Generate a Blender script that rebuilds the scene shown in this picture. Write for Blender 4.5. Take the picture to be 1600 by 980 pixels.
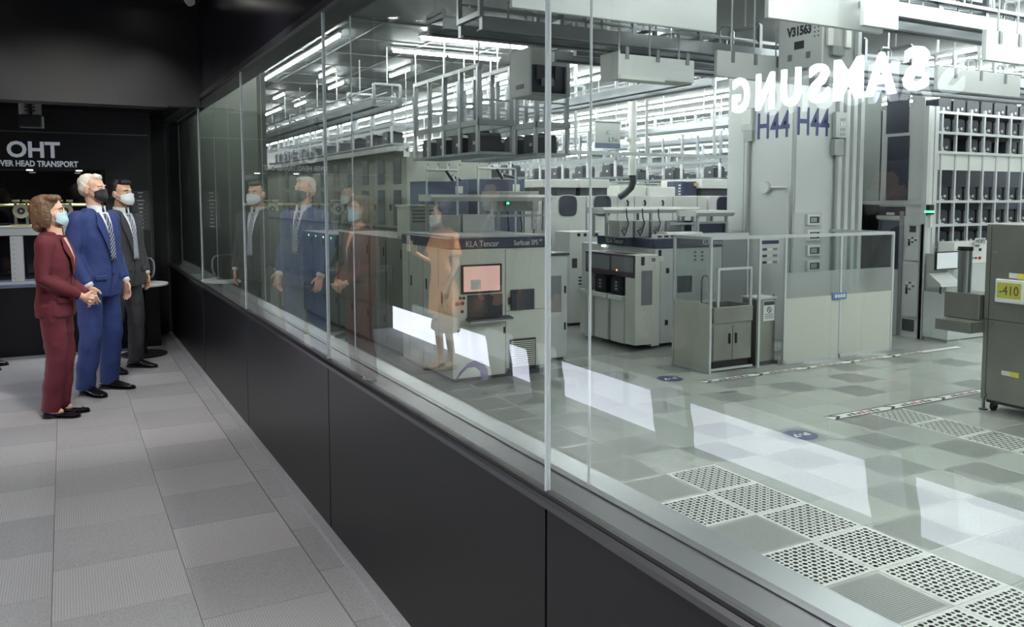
import bpy, bmesh, math, random
from mathutils import Vector, Matrix
R = math.radians
random.seed(7)
for o in list(bpy.data.objects): bpy.data.objects.remove(o, do_unlink=True)
scene = bpy.context.scene
COL = scene.collection
# ---------------------------------------------------------------- camera
cd = bpy.data.cameras.new('camera'); cam = bpy.data.objects.new('camera', cd); COL.objects.link(cam)
cd.sensor_fit = 'HORIZONTAL'; cd.sensor_width = 36.0
cd.lens = 36.0 * 1310 / 1600
cd.shift_x = -30 / 1600; cd.shift_y = -80 / 1600
cd.clip_start = 0.02; cd.clip_end = 300
cam.location = (0, 0, 1.6)
YAW = math.atan(730 / math.hypot(1310, 100)); PIT = math.atan(100 / 1310)
cam.rotation_euler = (math.pi / 2 - PIT, 0, -YAW)
scene.camera = cam
# ---------------------------------------------------------------- world, exposure
w = bpy.data.worlds.new('world'); scene.world = w; w.use_nodes = True
w.node_tree.nodes['Background'].inputs[0].default_value = (0.6, 0.7, 0.8, 1)
w.node_tree.nodes['Background'].inputs[1].default_value = 0.02
vs = scene.view_settings
scene.display_settings.display_device = 'sRGB'
vs.view_transform = 'Standard'; vs.look = 'None'; vs.gamma = 1.0; vs.use_curve_mapping = False
vs.exposure = 0.0
cy = scene.cycles
cy.use_denoising = True; cy.max_bounces = 10; cy.diffuse_bounces = 4; cy.glossy_bounces = 6
cy.transmission_bounces = 6; cy.transparent_max_bounces = 24; cy.sample_clamp_indirect = 6.0
cy.caustics_reflective = False; cy.caustics_refractive = False; cy.blur_glossy = 0.5
E_TUBE = 98.0        # clean-room fluorescent tubes
W_SPOT = 125.0       # corridor downlights (W)
E_SIGN = 19.0         # lit letters
E_STRIP = 4.6        # lit toe strip along the opposite corridor wall
XW = 1.066           # corridor face of the glass wall
F = -1.04            # clean-room floor level
CEIL = 4.3           # clean-room ceiling
# ---------------------------------------------------------------- helpers
def lin(c):
    return tuple(((v / 255) / 12.92 if v <= 10 else (((v / 255) + 0.055) / 1.055) ** 2.4) for v in c)
MATS = {}
def mat(name, rgb, rough=0.5, metal=0.0, emit=0.0, noise=0.0, nscale=8.0, bump=0.0, bscale=60.0, spec=0.5, coat=0.0, sheen=0.0):
    if name in MATS: return MATS[name]
    m = bpy.data.materials.new(name); m.use_nodes = True; nt = m.node_tree; b = nt.nodes['Principled BSDF']
    c = lin(rgb) + (1,)
    b.inputs['Base Color'].default_value = c; b.inputs['Roughness'].default_value = rough
    b.inputs['Metallic'].default_value = metal; b.inputs['Specular IOR Level'].default_value = spec
    b.inputs['Coat Weight'].default_value = coat; b.inputs['Sheen Weight'].default_value = sheen
    if emit:
        b.inputs['Emission Color'].default_value = c; b.inputs['Emission Strength'].default_value = emit
    if noise or bump:
        tc = nt.nodes.new('ShaderNodeTexCoord')
    if noise:
        n = nt.nodes.new('ShaderNodeTexNoise'); n.inputs['Scale'].default_value = nscale; n.inputs['Detail'].default_value = 4
        nt.links.new(tc.outputs['Object'], n.inputs['Vector'])
        r = nt.nodes.new('ShaderNodeMapRange'); r.inputs[1].default_value = 0.3; r.inputs[2].default_value = 0.7
        r.inputs[3].default_value = 1 - noise; r.inputs[4].default_value = 1 + noise
        nt.links.new(n.outputs['Fac'], r.inputs[0])
        mx = nt.nodes.new('ShaderNodeVectorMath'); mx.operation = 'SCALE'; mx.inputs[0].default_value = c[:3]
        nt.links.new(r.outputs[0], mx.inputs['Scale']); nt.links.new(mx.outputs[0], b.inputs['Base Color'])
    if bump:
        n2 = nt.nodes.new('ShaderNodeTexNoise'); n2.inputs['Scale'].default_value = bscale; n2.inputs['Detail'].default_value = 3
        nt.links.new(tc.outputs['Object'], n2.inputs['Vector'])
        bp = nt.nodes.new('ShaderNodeBump'); bp.inputs['Strength'].default_value = bump; bp.inputs['Distance'].default_value = 0.02
        nt.links.new(n2.outputs['Fac'], bp.inputs['Height']); nt.links.new(bp.outputs[0], b.inputs['Normal'])
    MATS[name] = m
    return m
ORG = {}
def tag(o, label=None, cat=None, group=None, kind=None):
    if label: o['label'] = label
    if cat: o['category'] = cat
    if group: o['group'] = group
    if kind: o['kind'] = kind
    return o
def thing(name, label, cat, loc=(0, 0, 0), group=None, rz=0.0):
    """Empty at the base of a thing; its parts are built in world space unless rz is used."""
    o = bpy.data.objects.new(name, None); COL.objects.link(o); o.empty_display_size = 0.1
    o.location = loc; o.rotation_euler = (0, 0, rz); ORG[o.name] = Vector(loc)
    return tag(o, label, cat, group)
class MB:
    """collects shapes in world space, links them as ONE mesh"""
    def __init__(s): s.v = []; s.f = []; s.mi = []; s.cur = 0
    def m(s, i): s.cur = i; return s
    def add(s, vs, fs):
        n = len(s.v); s.v += [tuple(p) for p in vs]
        for f in fs: s.f.append(tuple(i + n for i in f)); s.mi.append(s.cur)
        return s
    def box(s, x0, x1, y0, y1, z0, z1):
        return s.add([(x0,y0,z0),(x1,y0,z0),(x1,y1,z0),(x0,y1,z0),(x0,y0,z1),(x1,y0,z1),(x1,y1,z1),(x0,y1,z1)],
            [(0,3,2,1),(4,5,6,7),(0,1,5,4),(1,2,6,5),(2,3,7,6),(3,0,4,7)])
    def cb(s, c, d):
        return s.box(c[0]-d[0]/2, c[0]+d[0]/2, c[1]-d[1]/2, c[1]+d[1]/2, c[2]-d[2]/2, c[2]+d[2]/2)
    def cyl(s, a, b, r, n=10, r2=None, caps=True):
        a = Vector(a); b = Vector(b); r2 = r if r2 is None else r2
        d = (b - a).normalized(); u = d.orthogonal().normalized(); w_ = d.cross(u)
        vs = []
        for p, q in ((a, r), (b, r2)):
            for k in range(n):
                t = 2 * math.pi * k / n; vs.append(p + (u * math.cos(t) + w_ * math.sin(t)) * q)
        fs = [(k, (k+1) % n, n + (k+1) % n, n + k) for k in range(n)]
        if caps: fs += [tuple(range(n-1, -1, -1)), tuple(range(n, 2*n))]
        return s.add(vs, fs)
    def tube(s, pts, r, n=8):
        pts = [Vector(p) for p in pts]; vs = []; fs = []
        for i, p in enumerate(pts):
            d = (pts[min(i+1, len(pts)-1)] - pts[max(i-1, 0)]).normalized()
            if i == 0: u = d.orthogonal().normalized()
            else: u = (u - d * u.dot(d)).normalized()
            w_ = d.cross(u); q = r[i] if isinstance(r, (list, tuple)) else r
            for k in range(n):
                t = 2 * math.pi * k / n; vs.append(p + (u * math.cos(t) + w_ * math.sin(t)) * q)
        for i in range(len(pts) - 1):
            for k in range(n): fs.append((i*n+k, i*n+(k+1) % n, (i+1)*n+(k+1) % n, (i+1)*n+k))
        fs += [tuple(range(n-1, -1, -1)), tuple(range((len(pts)-1)*n, len(pts)*n))]
        return s.add(vs, fs)
    def bar(s, a, b, wx, wz, up=(0, 0, 1)):
        """rectangular bar from a to b, wx across, wz along up"""
        a = Vector(a); b = Vector(b); d = (b - a).normalized(); up = Vector(up)
        x = d.cross(up)
        if x.length < 1e-4: x = d.orthogonal()
        x.normalize(); z = x.cross(d); vs = []
        for p in (a, b):
            for i, j in ((-1,-1),(1,-1),(1,1),(-1,1)): vs.append(p + x*(i*wx/2) + z*(j*wz/2))
        return s.add(vs, [(3,2,1,0),(4,5,6,7),(0,1,5,4),(1,2,6,5),(2,3,7,6),(3,0,4,7)])
    def prism(s, poly, axis, a, b):
        """polygon (list of 2D) extruded along axis 'X','Y','Z' from a to b; 2D = remaining axes in order"""
        n = len(poly)
        def P(p, t):
            if axis == 'X': return (t, p[0], p[1])
            if axis == 'Y': return (p[0], t, p[1])
            return (p[0], p[1], t)
        vs = [P(p, a) for p in poly] + [P(p, b) for p in poly]
        return s.add(vs, [tuple(range(n-1,-1,-1)), tuple(range(n, 2*n))] + [(k,(k+1)%n,n+(k+1)%n,n+k) for k in range(n)])
    def rings(s, rs, cap=True):
        """loft of equal-length rings of points"""
        n = len(rs[0]); vs = [p for r in rs for p in r]
        fs = [(i*n+k, i*n+(k+1)%n, (i+1)*n+(k+1)%n, (i+1)*n+k) for i in range(len(rs)-1) for k in range(n)]
        if cap: fs += [tuple(range(n-1,-1,-1)), tuple(range((len(rs)-1)*n, len(rs)*n))]
        return s.add(vs, fs)
    def grid(s, fn, nu, nv, thick=0.0):
        """surface patch fn(u,v)->point, u,v in 0..1; thick adds a back side along -normal approx"""
        vs = [Vector(fn(i/nu, j/nv)) for j in range(nv+1) for i in range(nu+1)]; W_ = nu+1
        fs = [(j*W_+i, j*W_+i+1, (j+1)*W_+i+1, (j+1)*W_+i) for j in range(nv) for i in range(nu)]
        return s.add(vs, fs)
    def ell(s, c, r, nu=14, nv=9, rot=None):
        c = Vector(c); vs = []; fs = []
        for j in range(1, nv):
            t = math.pi * j / nv
            for i in range(nu):
                p = 2*math.pi*i/nu
                q = Vector((r[0]*math.sin(t)*math.cos(p), r[1]*math.sin(t)*math.sin(p), r[2]*math.cos(t)))
                if rot: q = rot @ q
                vs.append(c + q)
        t0 = Vector((0,0,r[2])); b0 = Vector((0,0,-r[2]))
        if rot: t0 = rot @ t0; b0 = rot @ b0
        vs += [c + t0, c + b0]; T = len(vs)-2; B = T+1
        for j in range(nv-2):
            for i in range(nu): fs.append((j*nu+i, (j+1)*nu+i, (j+1)*nu+(i+1)%nu, j*nu+(i+1)%nu))
        for i in range(nu):
            fs.append((T, i, (i+1)%nu)); fs.append((B, (nv-2)*nu+(i+1)%nu, (nv-2)*nu+i))
        return s.add(vs, fs)
    def build(s, name, mats, parent=None, bevel=0.0, smooth=False, label=None, seg=1):
        me = bpy.data.meshes.new(name)
        org = ORG.get(parent.name, Vector((0,0,0))) if parent else Vector((0,0,0))
        me.from_pydata([(p[0]-org.x, p[1]-org.y, p[2]-org.z) for p in s.v], [], s.f)
        if not isinstance(mats, (list, tuple)): mats = [mats]
        for m_ in mats: me.materials.append(m_)
        if len(mats) > 1: me.polygons.foreach_set('material_index', s.mi)
        if smooth: me.polygons.foreach_set('use_smooth', [True]*len(me.polygons))
        me.update()
        o = bpy.data.objects.new(name, me); COL.objects.link(o)
        if parent: o.parent = parent; ORG[o.name] = org
        if label: o['label'] = label
        if bevel:
            bv = o.modifiers.new('bevel', 'BEVEL'); bv.width = bevel; bv.segments = seg; bv.limit_method = 'ANGLE'; bv.angle_limit = R(40)
        return o
def top(name, mb, m_, label, cat, group=None, **k):
    return tag(mb.build(name, m_, **k), label, cat, group)
def struct(name, mb, m_, parent=None, **k):
    o = mb.build(name, m_, parent, **k)
    if parent is None: o['kind'] = 'structure'
    return o
CHILD = {}
def kids(o): return [c for c in bpy.data.objects if c.parent == o]
def copy_tree(o, loc=None, label=None, rz=None, parent=None, group=None):
    c = o.copy(); COL.objects.link(c)
    if parent is not None: c.parent = parent
    if loc is not None: c.location = loc
    if rz is not None: c.rotation_euler = (0, 0, rz)
    if label: c['label'] = label
    if group: c['group'] = group
    ORG[c.name] = ORG.get(o.name, Vector((0,0,0)))
    for ch in kids(o): copy_tree(ch, parent=c)
    return c
def textmesh(body, size, bold=0.0, extrude=0.004, width=None, align='CENTER', space=1.0, shear=0.0):
    """text in the XZ plane facing -Y, centred on its box; returns (verts, faces)"""
    cu = bpy.data.curves.new('t', 'FONT'); cu.body = body; cu.size = size; cu.offset = bold; cu.extrude = extrude
    cu.resolution_u = 3; cu.space_character = space; cu.shear = shear
    ob = bpy.data.objects.new('t', cu); COL.objects.link(ob)
    dg = bpy.context.evaluated_depsgraph_get(); me = bpy.data.meshes.new_from_object(ob.evaluated_get(dg))
    vs = [v.co.copy() for v in me.vertices]; fs = [tuple(p.vertices) for p in me.polygons]
    bpy.data.objects.remove(ob, do_unlink=True); bpy.data.curves.remove(cu); bpy.data.meshes.remove(me)
    if not vs: return [], []
    x0 = min(v.x for v in vs); x1 = max(v.x for v in vs); y0 = min(v.y for v in vs); y1 = max(v.y for v in vs)
    sx = width / (x1 - x0) if width else 1.0
    out = []
    for v in vs:
        X = (v.x - (x0+x1)/2) * sx if align == 'CENTER' else ((v.x - x0) * sx if align == 'LEFT' else (v.x - x1) * sx)
        out.append(Vector((X, -v.z, v.y - (y0+y1)/2)))
    return out, fs
def put_text(name, body, size, loc, m_, parent, face='-Y', height=None, **k):
    """lettering lying on a face; face is the direction it looks towards"""
    vs, fs = textmesh(body, size, **k)
    if height:
        z0 = min(v.z for v in vs); z1 = max(v.z for v in vs); s_ = height/(z1-z0)
        vs = [Vector((v.x, v.y, v.z*s_)) for v in vs]
    rot = {'-Y': Matrix.Identity(3), '-X': Matrix.Rotation(R(-90), 3, 'Z'), '+X': Matrix.Rotation(R(90), 3, 'Z'), '+Z': Matrix.Rotation(R(-90), 3, 'X')}[face]
    mb = MB().add([Vector(loc) + rot @ v for v in vs], fs)
    return mb.build(name, m_, parent)
def evaluated(mb, mods, name='x'):
    """mesh of a builder after modifiers (used for the bodies)"""
    me = bpy.data.meshes.new(name); me.from_pydata(mb.v, [], mb.f); me.update()
    ob = bpy.data.objects.new(name, me); COL.objects.link(ob)
    for t, kw in mods:
        md = ob.modifiers.new(t, t)
        for a, b in kw.items(): setattr(md, a, b)
    dg = bpy.context.evaluated_depsgraph_get(); out = bpy.data.meshes.new_from_object(ob.evaluated_get(dg))
    bpy.data.objects.remove(ob, do_unlink=True); bpy.data.meshes.remove(me)
    return out
def link_mesh(name, me, m_, parent=None, smooth=True):
    me.name = name; me.materials.clear()
    for x in (m_ if isinstance(m_, (list, tuple)) else [m_]): me.materials.append(x)
    if smooth: me.polygons.foreach_set('use_smooth', [True]*len(me.polygons))
    o = bpy.data.objects.new(name, me); COL.objects.link(o)
    if parent: o.parent = parent; ORG[o.name] = ORG.get(parent.name, Vector())
    return o
def glass_mat(name, tint, rough=0.0, gain=1.0):
    """one pane (both of its surfaces together): tinted clear view plus Schlick mirror reflection"""
    m = bpy.data.materials.new(name); m.use_nodes = True; nt = m.node_tree; nt.nodes.clear()
    N = nt.nodes.new; L = nt.links.new
    out = N('ShaderNodeOutputMaterial'); mix = N('ShaderNodeMixShader')
    tr = N('ShaderNodeBsdfTransparent'); tr.inputs[0].default_value = tint + (1,)
    gl = N('ShaderNodeBsdfGlossy'); gl.inputs['Roughness'].default_value = rough
    lw = N('ShaderNodeLayerWeight'); lw.inputs[0].default_value = 0.5
    def math_(op, a, b):
        n = N('ShaderNodeMath'); n.operation = op; n.use_clamp = False
        for k, v in enumerate((a, b)):
            if isinstance(v, (int, float)): n.inputs[k].default_value = v
            else: L(v, n.inputs[k])
        return n.outputs[0]
    r = math_('ADD', math_('MULTIPLY', math_('POWER', lw.outputs['Facing'], 5.0), 0.96), 0.04)
    rr = math_('MULTIPLY', math_('DIVIDE', math_('MULTIPLY', r, 2.0), math_('ADD', r, 1.0)), gain)
    L(rr, mix.inputs[0]); L(tr.outputs[0], mix.inputs[1]); L(gl.outputs[0], mix.inputs[2]); L(mix.outputs[0], out.inputs[0])
    MATS[name] = m
    return m
def clear_mat(name, tint):
    m = bpy.data.materials.new(name); m.use_nodes = True; nt = m.node_tree; nt.nodes.clear()
    out = nt.nodes.new('ShaderNodeOutputMaterial'); tr = nt.nodes.new('ShaderNodeBsdfTransparent'); tr.inputs[0].default_value = tint + (1,)
    nt.links.new(tr.outputs[0], out.inputs[0]); MATS[name] = m
    return m
def pane(name, parent, x0, x1, y0, y1, z0, z1, gm, face):
    """a sheet of glass or plastic with thickness; `face` ('-X' or '-Y') is the side that carries the reflection"""
    mb = MB().box(x0, x1, y0, y1, z0, z1)
    k = {'-Y': 2, '-X': 5}[face]
    mb.mi = [0 if i == k else 1 for i in range(6)]
    return mb.build(name, [gm, MATS['clear_edge']], parent)
# ================================================================ materials of the place
M_black = mat('black_panel', (15, 15, 17), 0.36, noise=0.08, nscale=3, spec=0.3)
M_blackwall = mat('black_wall', (8, 10, 16), 0.5, noise=0.15, nscale=2, bump=0.05, bscale=200)
M_header = mat('header_gloss', (26, 26, 34), 0.22)
M_darkmetal = mat('dark_frame', (84, 85, 89), 0.32, 0.7)
M_gasket = mat('black_gasket', (8, 8, 9), 0.5)
M_alu = mat('brushed_aluminium', (165, 168, 170), 0.28, 1.0, noise=0.06, nscale=5)
M_steel = mat('stainless_steel', (156, 156, 150), 0.30, 0.8, noise=0.08, nscale=3, bump=0.02, bscale=30)
M_seal = mat('clear_silicone', (225, 230, 234), 0.3); M_seal.node_tree.nodes['Principled BSDF'].inputs['Transmission Weight'].default_value = 0.0
_nt = M_seal.node_tree; _tl = _nt.nodes.new('ShaderNodeBsdfTranslucent'); _tl.inputs[0].default_value = (0.95, 0.97, 1, 1); _mx = _nt.nodes.new('ShaderNodeMixShader'); _mx.inputs[0].default_value = 0.75
_nt.links.new(_nt.nodes['Principled BSDF'].outputs[0], _mx.inputs[1]); _nt.links.new(_tl.outputs[0], _mx.inputs[2]); _nt.links.new(_mx.outputs[0], _nt.nodes['Material Output'].inputs[0])
M_white = mat('white_paint', (222, 224, 220), 0.45, noise=0.03, nscale=3)
M_cream = mat('cream_paint', (214, 217, 208), 0.42, noise=0.03, nscale=2)
M_grey = mat('grey_paint', (168, 172, 170), 0.45, noise=0.04, nscale=3)
M_lgrey = mat('light_grey_paint', (196, 200, 200), 0.42, noise=0.03, nscale=3)
M_mgrey = mat('mid_grey_paint', (128, 132, 134), 0.45)
M_dgrey = mat('dark_grey_plastic', (58, 60, 66), 0.4)
M_navy = mat('navy_band', (52, 58, 80), 0.4)
M_blue = mat('slate_blue_panel', (88, 98, 118), 0.45)
M_ink = mat('navy_lettering', (48, 58, 110), 0.5)
M_blk = mat('black_plastic', (18, 19, 22), 0.35)
M_dglass = mat('dark_window', (58, 63, 76), 0.1)
M_green = mat('green_lamp', (90, 255, 150), 0.4, emit=3.0)
M_lamp = mat('white_pilot_lamp', (240, 255, 250), 0.4, emit=3.0)
M_red = mat('red_button', (190, 40, 40), 0.4)
M_tube = mat('fluorescent_tube', (244, 250, 250), 0.4, emit=E_TUBE)
M_sign = mat('lit_white_letter', (240, 246, 255), 0.4, emit=E_SIGN)
M_strip = mat('lit_toe_strip', (232, 238, 255), 0.4, emit=E_STRIP)
M_lettering = mat('silver_lettering', (205, 210, 222), 0.35, emit=0.25)
M_tape = mat('white_tape', (226, 228, 224), 0.5)
M_gm = glass_mat('window_glass', (0.935, 0.94, 0.925))
M_gm2 = glass_mat('inner_window_glass', (0.95, 0.955, 0.945), gain=0.3)
M_acr = glass_mat('clear_acrylic', (0.86, 0.88, 0.88))
clear_mat('clear_edge', (0.97, 0.98, 0.975)); clear_mat('joint_clear', (0.6, 0.63, 0.62))

# ================================================================ corridor shell
# carpet: base slab + tiles 0.5 m, staggered per column
def carpet_mat(name, rgb, kind):
    m = mat(name, rgb, 0.95, spec=0.1); nt = m.node_tree; b = nt.nodes['Principled BSDF']; N = nt.nodes.new; L = nt.links.new
    tc = N('ShaderNodeTexCoord')
    wv = N('ShaderNodeTexWave'); wv.wave_type = 'BANDS'; wv.bands_direction = 'X' if kind == 0 else 'DIAGONAL'
    wv.inputs['Scale'].default_value = 30 if kind == 0 else 38; wv.inputs['Distortion'].default_value = 1.2 if kind == 0 else 9.0
    wv.inputs['Detail'].default_value = 2; wv.inputs['Detail Scale'].default_value = 3
    L(tc.outputs['Object'], wv.inputs['Vector'])
    nz = N('ShaderNodeTexNoise'); nz.inputs['Scale'].default_value = 160; L(tc.outputs['Object'], nz.inputs['Vector'])
    md = N('ShaderNodeMath'); md.operation = 'MULTIPLY_ADD'; L(wv.outputs['Fac'], md.inputs[0]); md.inputs[1].default_value = 0.26; md.inputs[2].default_value = 0.57
    ad = N('ShaderNodeMath'); ad.operation = 'MULTIPLY_ADD'; L(nz.outputs['Fac'], ad.inputs[0]); ad.inputs[1].default_value = 0.6; L(md.outputs[0], ad.inputs[2])
    sc = N('ShaderNodeVectorMath'); sc.operation = 'SCALE'; sc.inputs[0].default_value = lin(rgb); L(ad.outputs[0], sc.inputs['Scale']); L(sc.outputs[0], b.inputs['Base Color'])
    bp = N('ShaderNodeBump'); bp.inputs['Strength'].default_value = 0.5; bp.inputs['Distance'].default_value = 0.003; L(ad.outputs[0], bp.inputs['Height']); L(bp.outputs[0], b.inputs['Normal'])
    return m
CM = [carpet_mat('carpet_lines', (156, 156, 159), 0), carpet_mat('carpet_weave', (152, 152, 155), 1), carpet_mat('carpet_lines_pale', (161, 161, 164), 0), carpet_mat('carpet_weave_dark', (146, 147, 151), 1)]
M_sub = mat('carpet_backing', (80, 82, 88), 0.9)
floor = struct('floor', MB().box(-1.45, 1.2, -3.2, 10.9, -0.12, -0.006), M_sub)
floor['label'] = 'grey carpet tile corridor floor'
tm = []
for i in range(4):
    b = MB().box(0, 0.497, 0, 0.497, -0.006, 0.0); o = b.build('carpet_tile', CM[i]); tm.append(o.data); bpy.data.objects.remove(o, do_unlink=True)
rc = random.Random(3)
for ci, x in enumerate([-1.6, -1.1, -0.6, -0.1, 0.4]):
    y = -3.2 + (0.25 if ci % 2 else 0.0); k = 0
    while y < 10.7:
        o = bpy.data.objects.new('carpet_tile', tm[(k + ci) % 2 + 2 * (rc.random() < 0.4)]); COL.objects.link(o); o.parent = floor
        o.location = (x, y, 0); y += 0.5; k += 1
y = -3.0; k = 0
while y < 10.7:
    b = MB().box(0.9015, 1.066, y, min(y + 0.497, 10.7), -0.006, 0.0); b.build('carpet_tile', CM[1 + 2 * (k % 2)], floor); y += 0.5; k += 1
# carpet covered kick along the glass wall
struct('baseboard_right', MB().prism([(1.066, 0.0), (1.012, 0.0), (1.02, 0.016), (1.066, 0.02)], 'Y', -3.2, 10.7), CM[3])
# low black wall under the glass
wr = struct('wall_right', MB().box(1.075, 1.19, -3.2, 10.7, -1.04, 0.80), M_gasket)
y = -2.28
for k in range(7):
    y0 = y; y1 = min(y + 2.055, 10.7)
    if y1 > y0: MB().box(1.064, 1.078, y0 + 0.003, y1 - 0.003, 0.0, 0.80).build('panel', M_black, wr, bevel=0.002)
    y += 2.06
MB().prism([(1.058, 0.80), (1.19, 0.80), (1.19, 0.832), (1.066, 0.832), (1.050, 0.822), (1.050, 0.806)], 'Y', -3.2, 10.7).build('sill', M_darkmetal, wr)
MB().box(1.060, 1.085, -3.2, 10.7, 0.832, 0.842).build('gasket', M_gasket, wr)
struct('trim_1', MB().prism([(1.19, 0.80), (1.36, 0.79), (1.36, 0.60), (1.34, 0.60), (1.34, 0.77), (1.19, 0.78)], 'Y', -3.2, 24), mat('ledge_steel', (128, 132, 134), 0.28, 1.0))
tr2 = struct('trim_2', MB().box(1.180, 1.205, -3.2, 24, 0.79, 0.835), M_darkmetal)
struct('trim_3', MB().box(1.095, 1.18, -3.2, 10.7, 0.82, 0.828), MATS['ledge_steel'])
# glass wall: two sheets, joints every 2.06 m
JY = [-2.28, -0.22, 1.84, 3.90, 5.96, 8.02, 10.72]
win = struct('window_1', MB().box(1.050, 1.21, -3.2, 10.75, 2.452, 2.49), M_darkmetal); win['label'] = 'long double-glazed viewing window into the clean room'
for a, b in zip(JY[:-1], JY[1:]):
    zt = 2.455
    pane('pane', win, 1.066, 1.076, a + 0.0035, b - 0.0035, 0.835, zt, M_gm, '-X')
    pane('pane', win, 1.194, 1.204, a + 0.002, b - 0.002, 0.80, zt, M_gm2, '-X')
for a in JY[1:-1]:
    MB().box(1.064, 1.078, a - 0.0035, a + 0.0035, 0.835, 2.455).build('joint_seal', M_seal, win)
    MB().box(1.196, 1.202, a - 0.002, a + 0.002, 0.80, 2.455).build('joint_seal', M_seal, win)
# black glossy header over the glass
hd = struct('wall_header', MB().box(1.075, 1.19, -3.2, 10.75, 2.49, 3.6), M_gasket)
for a, b in ((-3.2, -0.22), (-0.22, 3.90), (3.90, 7.80)):
    MB().box(1.060, 1.078, a + 0.003, b - 0.003, 2.494, 3.6).build('panel', M_header, hd, bevel=0.002)
# ceiling and bulkhead
ceil = struct('ceiling', MB().box(-1.45, 1.19, -3.2, 7.8, 3.25, 3.35), M_blackwall)
bulk = struct('wall_bulkhead', MB().box(-3.2, 1.062, 7.8, 7.92, 2.385, 3.4), M_blackwall)
M_soffit = mat('gloss_soffit', (22, 24, 30), 0.12)
MB().box(-3.2, 0.80, 7.80, 8.05, 2.372, 2.385).build('lip', M_gasket, bulk)
struct('ceiling_rear', MB().box(-3.2, 1.19, 7.92, 10.9, 2.50, 2.6), M_soffit)
struct('trim_4', MB().box(0.93, 1.062, 7.92, 9.6, 2.40, 2.50), M_blackwall)
# walls: behind, opposite (with the lit toe strip), end
struct('wall_back', MB().box(-1.45, 1.19, -3.3, -3.2, 0, 3.4), M_blackwall)
wl = struct('wall_left', MB().box(-1.46, -1.305, -3.2, 7.8, 0.36, 3.4), M_blackwall)
MB().box(-1.46, -1.36, -3.2, 9.8, 0.0, 0.34).build('toe_panel', M_strip, wl)
MB().box(-1.325, -1.305, -3.2, 9.8, 0.30, 0.36).build('toe_lip', M_blackwall, wl)
MB().box(-1.46, -1.305, 7.8, 9.8, 0.36, 2.5).build('panel', M_blackwall, wl)
for k in range(6):
    MB().box(-1.307, -1.296, -3.0 + k * 2.0, -1.012 + k * 2.0, 0.315, 2.49 if k > 4 else 3.2).build('panel', M_header if k == 9 else M_blackwall, wl)
we = struct('wall_end', MB().box(-3.2, 1.066, 10.7, 10.85, 0.0, 2.55), M_blackwall)
MB().box(0.89, 1.04, 10.68, 10.702, 0.02, 2.49).build('panel', M_black, we)
# ================================================================ downlights
DL = [(0.62, 7.42, 0), (0.10, 5.7, 38), (0.45, 4.2, 34), (0.1, 2.2, 0), (0.1, 0.4, 0), (-0.55, 7.42, 0), (-0.15, 6.45, 1), (-0.6, 1.6, 0)]
DLN = ['recessed white ceiling downlight nearest the bulkhead corner', 'adjustable ceiling downlight aimed at the three standing people', 'ceiling downlight nearest the glass, over the middle of the corridor', 'ceiling downlight over the near carpet', 'ceiling downlight just above the camera position', 'ceiling downlight at the top left edge by the bulkhead', 'added unseen ceiling spot that brightens the peach-dressed person', 'ceiling downlight above the lit name sign']
proto = None
for k, (x, y, tl_) in enumerate(DL):
    t = thing('downlight', DLN[k], 'downlight', (x, y, 3.25), 'corridor ceiling downlights')
    if proto is None:
        ring = MB()
        ro = [[Vector((x + q * math.cos(a * math.pi / 10), y + q * math.sin(a * math.pi / 10), z)) for a in range(20)] for q, z in ((0.042, 3.262), (0.047, 3.236), (0.062, 3.232), (0.064, 3.25))]
        ring.rings(ro, cap=False).build('trim_ring', M_lgrey, t, smooth=True)
        MB().cyl((x, y, 3.249), (x, y, 3.244), 0.043, 16).build('lens', mat('downlight_lens', (255, 250, 240), 0.3, emit=14), t)
        proto = t
    else:
        for c in kids(proto):
            if c.type != 'MESH': continue
            d = c.copy(); COL.objects.link(d); d.parent = t
    ld = bpy.data.lights.new('downlight_lamp', 'SPOT'); ld.energy = W_SPOT; ld.spot_size = R(92); ld.spot_blend = 0.7; ld.shadow_soft_size = 0.05; ld.color = (1.0, 0.965, 0.92)
    lo = bpy.data.objects.new('lamp', ld); COL.objects.link(lo); lo.parent = t; lo.location = (0, 0, -0.03); lo.rotation_euler = (R(tl_), 0, 0)
    if tl_: ld.energy = W_SPOT * 1.4
    if y > 7: ld.energy = W_SPOT * 0.32
    if 0 < y < 3: ld.energy = W_SPOT * 1.6
    if k == 6:  # extra spot, added so the peach-dressed person mirrors more brightly
        ld.energy = W_SPOT * 11.0; ld.spot_size = R(30); lo.rotation_euler = (Vector((-1.08, 7.2, 1.15)) - Vector((x, y, 3.22))).to_track_quat('-Z', 'Y').to_euler()
for (x, y, lb) in ((0.45, 8.25, 'added small rear ceiling downlight brightening the person in charcoal'), (-0.55, 8.7, 'added small rear ceiling downlight left of the projector')):  # rear fittings added to lift the dark figure in charcoal
    t = thing('downlight', lb, 'downlight', (x, y, 2.5), 'corridor ceiling downlights')
    for c in kids(proto):
        if c.type == 'MESH': d = c.copy(); COL.objects.link(d); d.parent = t
    ld = bpy.data.lights.new('downlight_lamp', 'SPOT'); ld.energy = 22; ld.spot_size = R(110); ld.spot_blend = 0.8; ld.shadow_soft_size = 0.05; ld.color = (0.95, 0.97, 1.0)
    lo = bpy.data.objects.new('lamp', ld); COL.objects.link(lo); lo.parent = t; lo.location = (0, 0, -0.03)
t = thing('track_spotlight', 'white track spotlight head at the top edge beside the bulkhead', 'spotlight', (0.90, 7.25, 3.25))
MB().box(0.86, 0.95, 7.22, 7.27, 3.19, 3.25).build('bracket', M_white, t)
MB().cyl((0.90, 7.25, 3.205), (0.93, 7.19, 3.135), 0.035, 14).build('head', M_white, t, smooth=False)
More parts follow.
